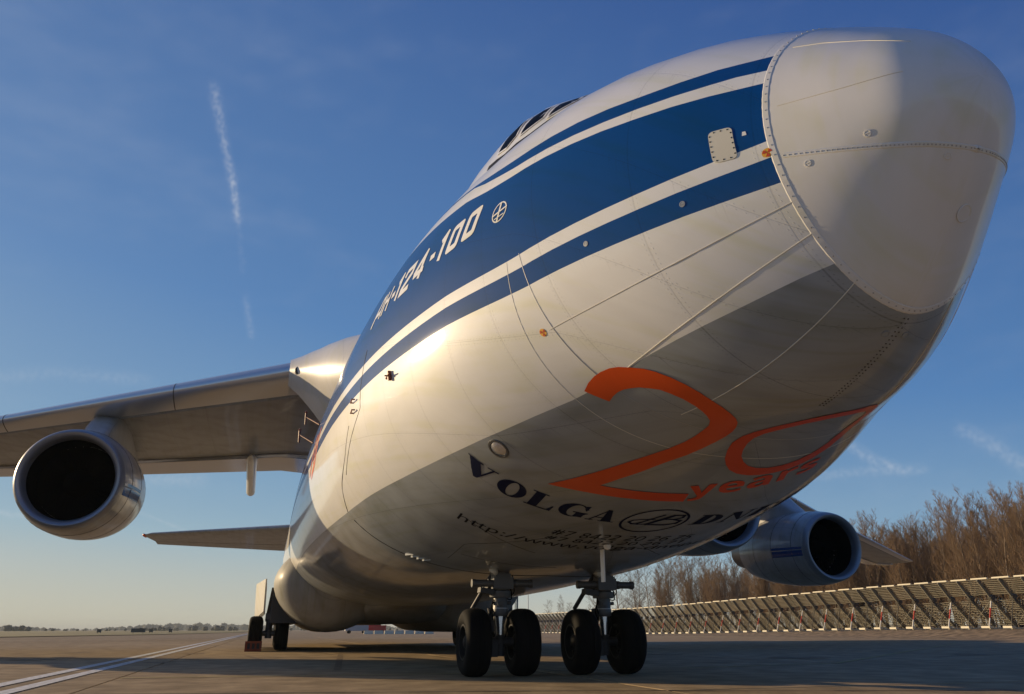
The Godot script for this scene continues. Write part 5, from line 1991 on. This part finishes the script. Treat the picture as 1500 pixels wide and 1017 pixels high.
func sky_image() -> Image:
	var W := 2048
	var H := 1024
	var im := Image.create(W, H, false, Image.FORMAT_RGBF)
	var sun := Vector3(sin(deg_to_rad(SUN_AZ)) * cos(deg_to_rad(SUN_EL)), sin(deg_to_rad(SUN_EL)), -cos(deg_to_rad(SUN_AZ)) * cos(deg_to_rad(SUN_EL)))
	var f := noise(15, 1.6, 5)
	var z0 := Color(0.034, 0.095, 0.315)
	var z1 := Color(0.105, 0.255, 0.53)
	var z2 := Color(0.31, 0.50, 0.64)
	var z3 := Color(0.66, 0.66, 0.55)
	for y in H:
		var el := PI / 2 - PI * (y + 0.5) / H
		for x in W:
			var az := TAU * (x + 0.5) / W     # the middle column looks along +z
			var d := Vector3(sin(az) * cos(el), sin(el), -cos(az) * cos(el))
			var c: Color
			if el < 0.0:
				im.set_pixel(x, y, Color(0.12, 0.11, 0.09))
				continue
			var g := d.dot(sun)
			var warm := clampf(0.5 + 0.5 * g, 0.0, 1.0)
			var e := rad_to_deg(el)
			# towards the sun the pale band reaches higher
			var k := e / (0.62 + 0.80 * warm * warm)
			if k < 5.0:
				c = z3.lerp(z2, k / 5.0)
			elif k < 18.0:
				c = z2.lerp(z1, pow((k - 5.0) / 13.0, 0.7))
			else:
				c = z1.lerp(z0, clampf(pow((k - 18.0) / 34.0, 0.85), 0.0, 1.0))
			if e < 12.0:
				c = c.lerp(Color(0.60, 0.55, 0.40), 0.75 * pow(warm, 3.0) * pow(1.0 - e / 12.0, 2.0))
			# glare round the sun
			var ang := acos(clampf(g, -1.0, 1.0))
			c += Color(1.0, 0.86, 0.62) * (0.55 * exp(-ang * 7.0) + 0.12 * exp(-ang * 2.6))
			# thin high cloud
			var s := f.get_noise_3d(d.x * 1.1 + d.y * 0.6, d.y * 3.2, d.z * 1.1) + 0.5 * f.get_noise_3d(d.x * 3.0, d.y * 12.0, d.z * 3.0)
			s += 0.45 * f.get_noise_3d(d.x * 9.0 + d.y * 5.0, d.y * 22.0 - d.x * 4.0, d.z * 9.0)
			var cl := pow(clampf(s + 0.05, 0.0, 1.2), 1.5) * 0.065 * smoothstep(0.0, 6.0, e)
			c = c.lerp(Color(0.72, 0.76, 0.82), cl)
			im.set_pixel(x, y, Color(c.r, c.g, c.b))
	im.resize(4096, 2048, Image.INTERPOLATE_BILINEAR)
	streak(im, [[-8.6, 36.1], [-7.4, 33.4]], 0.42, 0.10, f, 1.2)
	streak(im, [[-7.4, 33.4], [-6.1, 30.2]], 0.30, 0.20, f, 2.2)
	streak(im, [[-6.1, 30.2], [-5.2, 27.5]], 0.28, 0.26, f, 2.2)
	streak(im, [[-5.2, 27.5], [-4.4, 24.0]], 0.20, 0.06, f, 2.0)
	streak(im, [[-4.0, 22.4], [-3.2, 19.6]], 0.24, 0.10, f, 2.0)
	streak(im, [[-9.5, 7.5], [-5.8, 6.2]], 0.10, 0.30, f, 0.2)
	streak(im, [[-20.0, 7.1], [-14.6, 6.5]], 0.16, 0.26, f, 0.6)
	streak(im, [[40.2, 12.0], [41.7, 10.7], [43.8, 9.6]], 0.42, 0.09, f, 0.8)
	streak(im, [[37.5, 9.7], [41.0, 9.9], [45.0, 9.7]], 0.36, 0.08, f, 0.8)
	streak(im, [[47.3, 12.1], [48.8, 10.9], [50.8, 8.9]], 0.5, 0.08, f, 0.9)
	streak(im, [[-19.0, 14.6], [-15.3, 15.6], [-9.5, 15.9]], 0.5, 0.03, f, 0.8)
	streak(im, [[-21.0, 9.8], [-12.0, 9.2], [-5.0, 9.6]], 0.5, 0.05, f, 0.8)
	return im

# ------------------------------------------------------------------ scene
func _ready() -> void:
	var cam := Camera3D.new()
	cam.name = "camera"
	var yaw := deg_to_rad(16.637)
	var pitch := deg_to_rad(20.457)
	var fwd := Vector3(sin(yaw) * cos(pitch), sin(pitch), -cos(yaw) * cos(pitch))
	var right := Vector3(cos(yaw), 0, sin(yaw))
	right = right.rotated(fwd, 0.0019)
	cam.basis = Basis(right, right.cross(fwd), -fwd)
	cam.position = Vector3(-4.923, 0.7625, 14.041)
	# the lens of the photograph: 1131.6 pixels for a frame 1017 pixels high whose centre lies 8.5 pixels under the optical axis
	cam.projection = Camera3D.PROJECTION_FRUSTUM
	cam.near = 0.1
	cam.far = 9000.0
	cam.size = 0.1 * 1017.0 / 1131.6
	cam.frustum_offset = Vector2(0, -8.5 / 1131.6 * 0.1)
	add_child(cam)
	cam.current = true
	var env := Environment.new()
	var pan := PanoramaSkyMaterial.new()
	pan.panorama = ImageTexture.create_from_image(sky_image())
	var sky := Sky.new()
	sky.sky_material = pan
	env.background_mode = Environment.BG_SKY
	env.sky = sky
	env.background_energy_multiplier = 0.80
	env.tonemap_mode = Environment.TONE_MAPPER_LINEAR
	env.tonemap_exposure = 1.08
	env.sdfgi_enabled = true
	env.ssao_enabled = true
	env.ssil_enabled = true
	env.fog_enabled = true
	env.fog_density = 0.00022
	env.fog_light_color = Color(0.66, 0.68, 0.66)
	var we := WorldEnvironment.new()
	we.name = "surroundings"
	we.environment = env
	add_child(we)
	var sunlight := DirectionalLight3D.new()
	sunlight.name = "sun"
	sunlight.light_color = Color(1.0, 0.88, 0.70)
	sunlight.light_energy = 1.6
	sunlight.light_angular_distance = 0.5
	sunlight.shadow_enabled = true
	sunlight.rotation_degrees = Vector3(-SUN_EL, 180.0 - SUN_AZ, 0)
	add_child(sunlight)
	prepare_sections()
	materials()
	ground()
	aircraft()
	blast_fence()
	woods()
	wheel_chock()
	far_things()
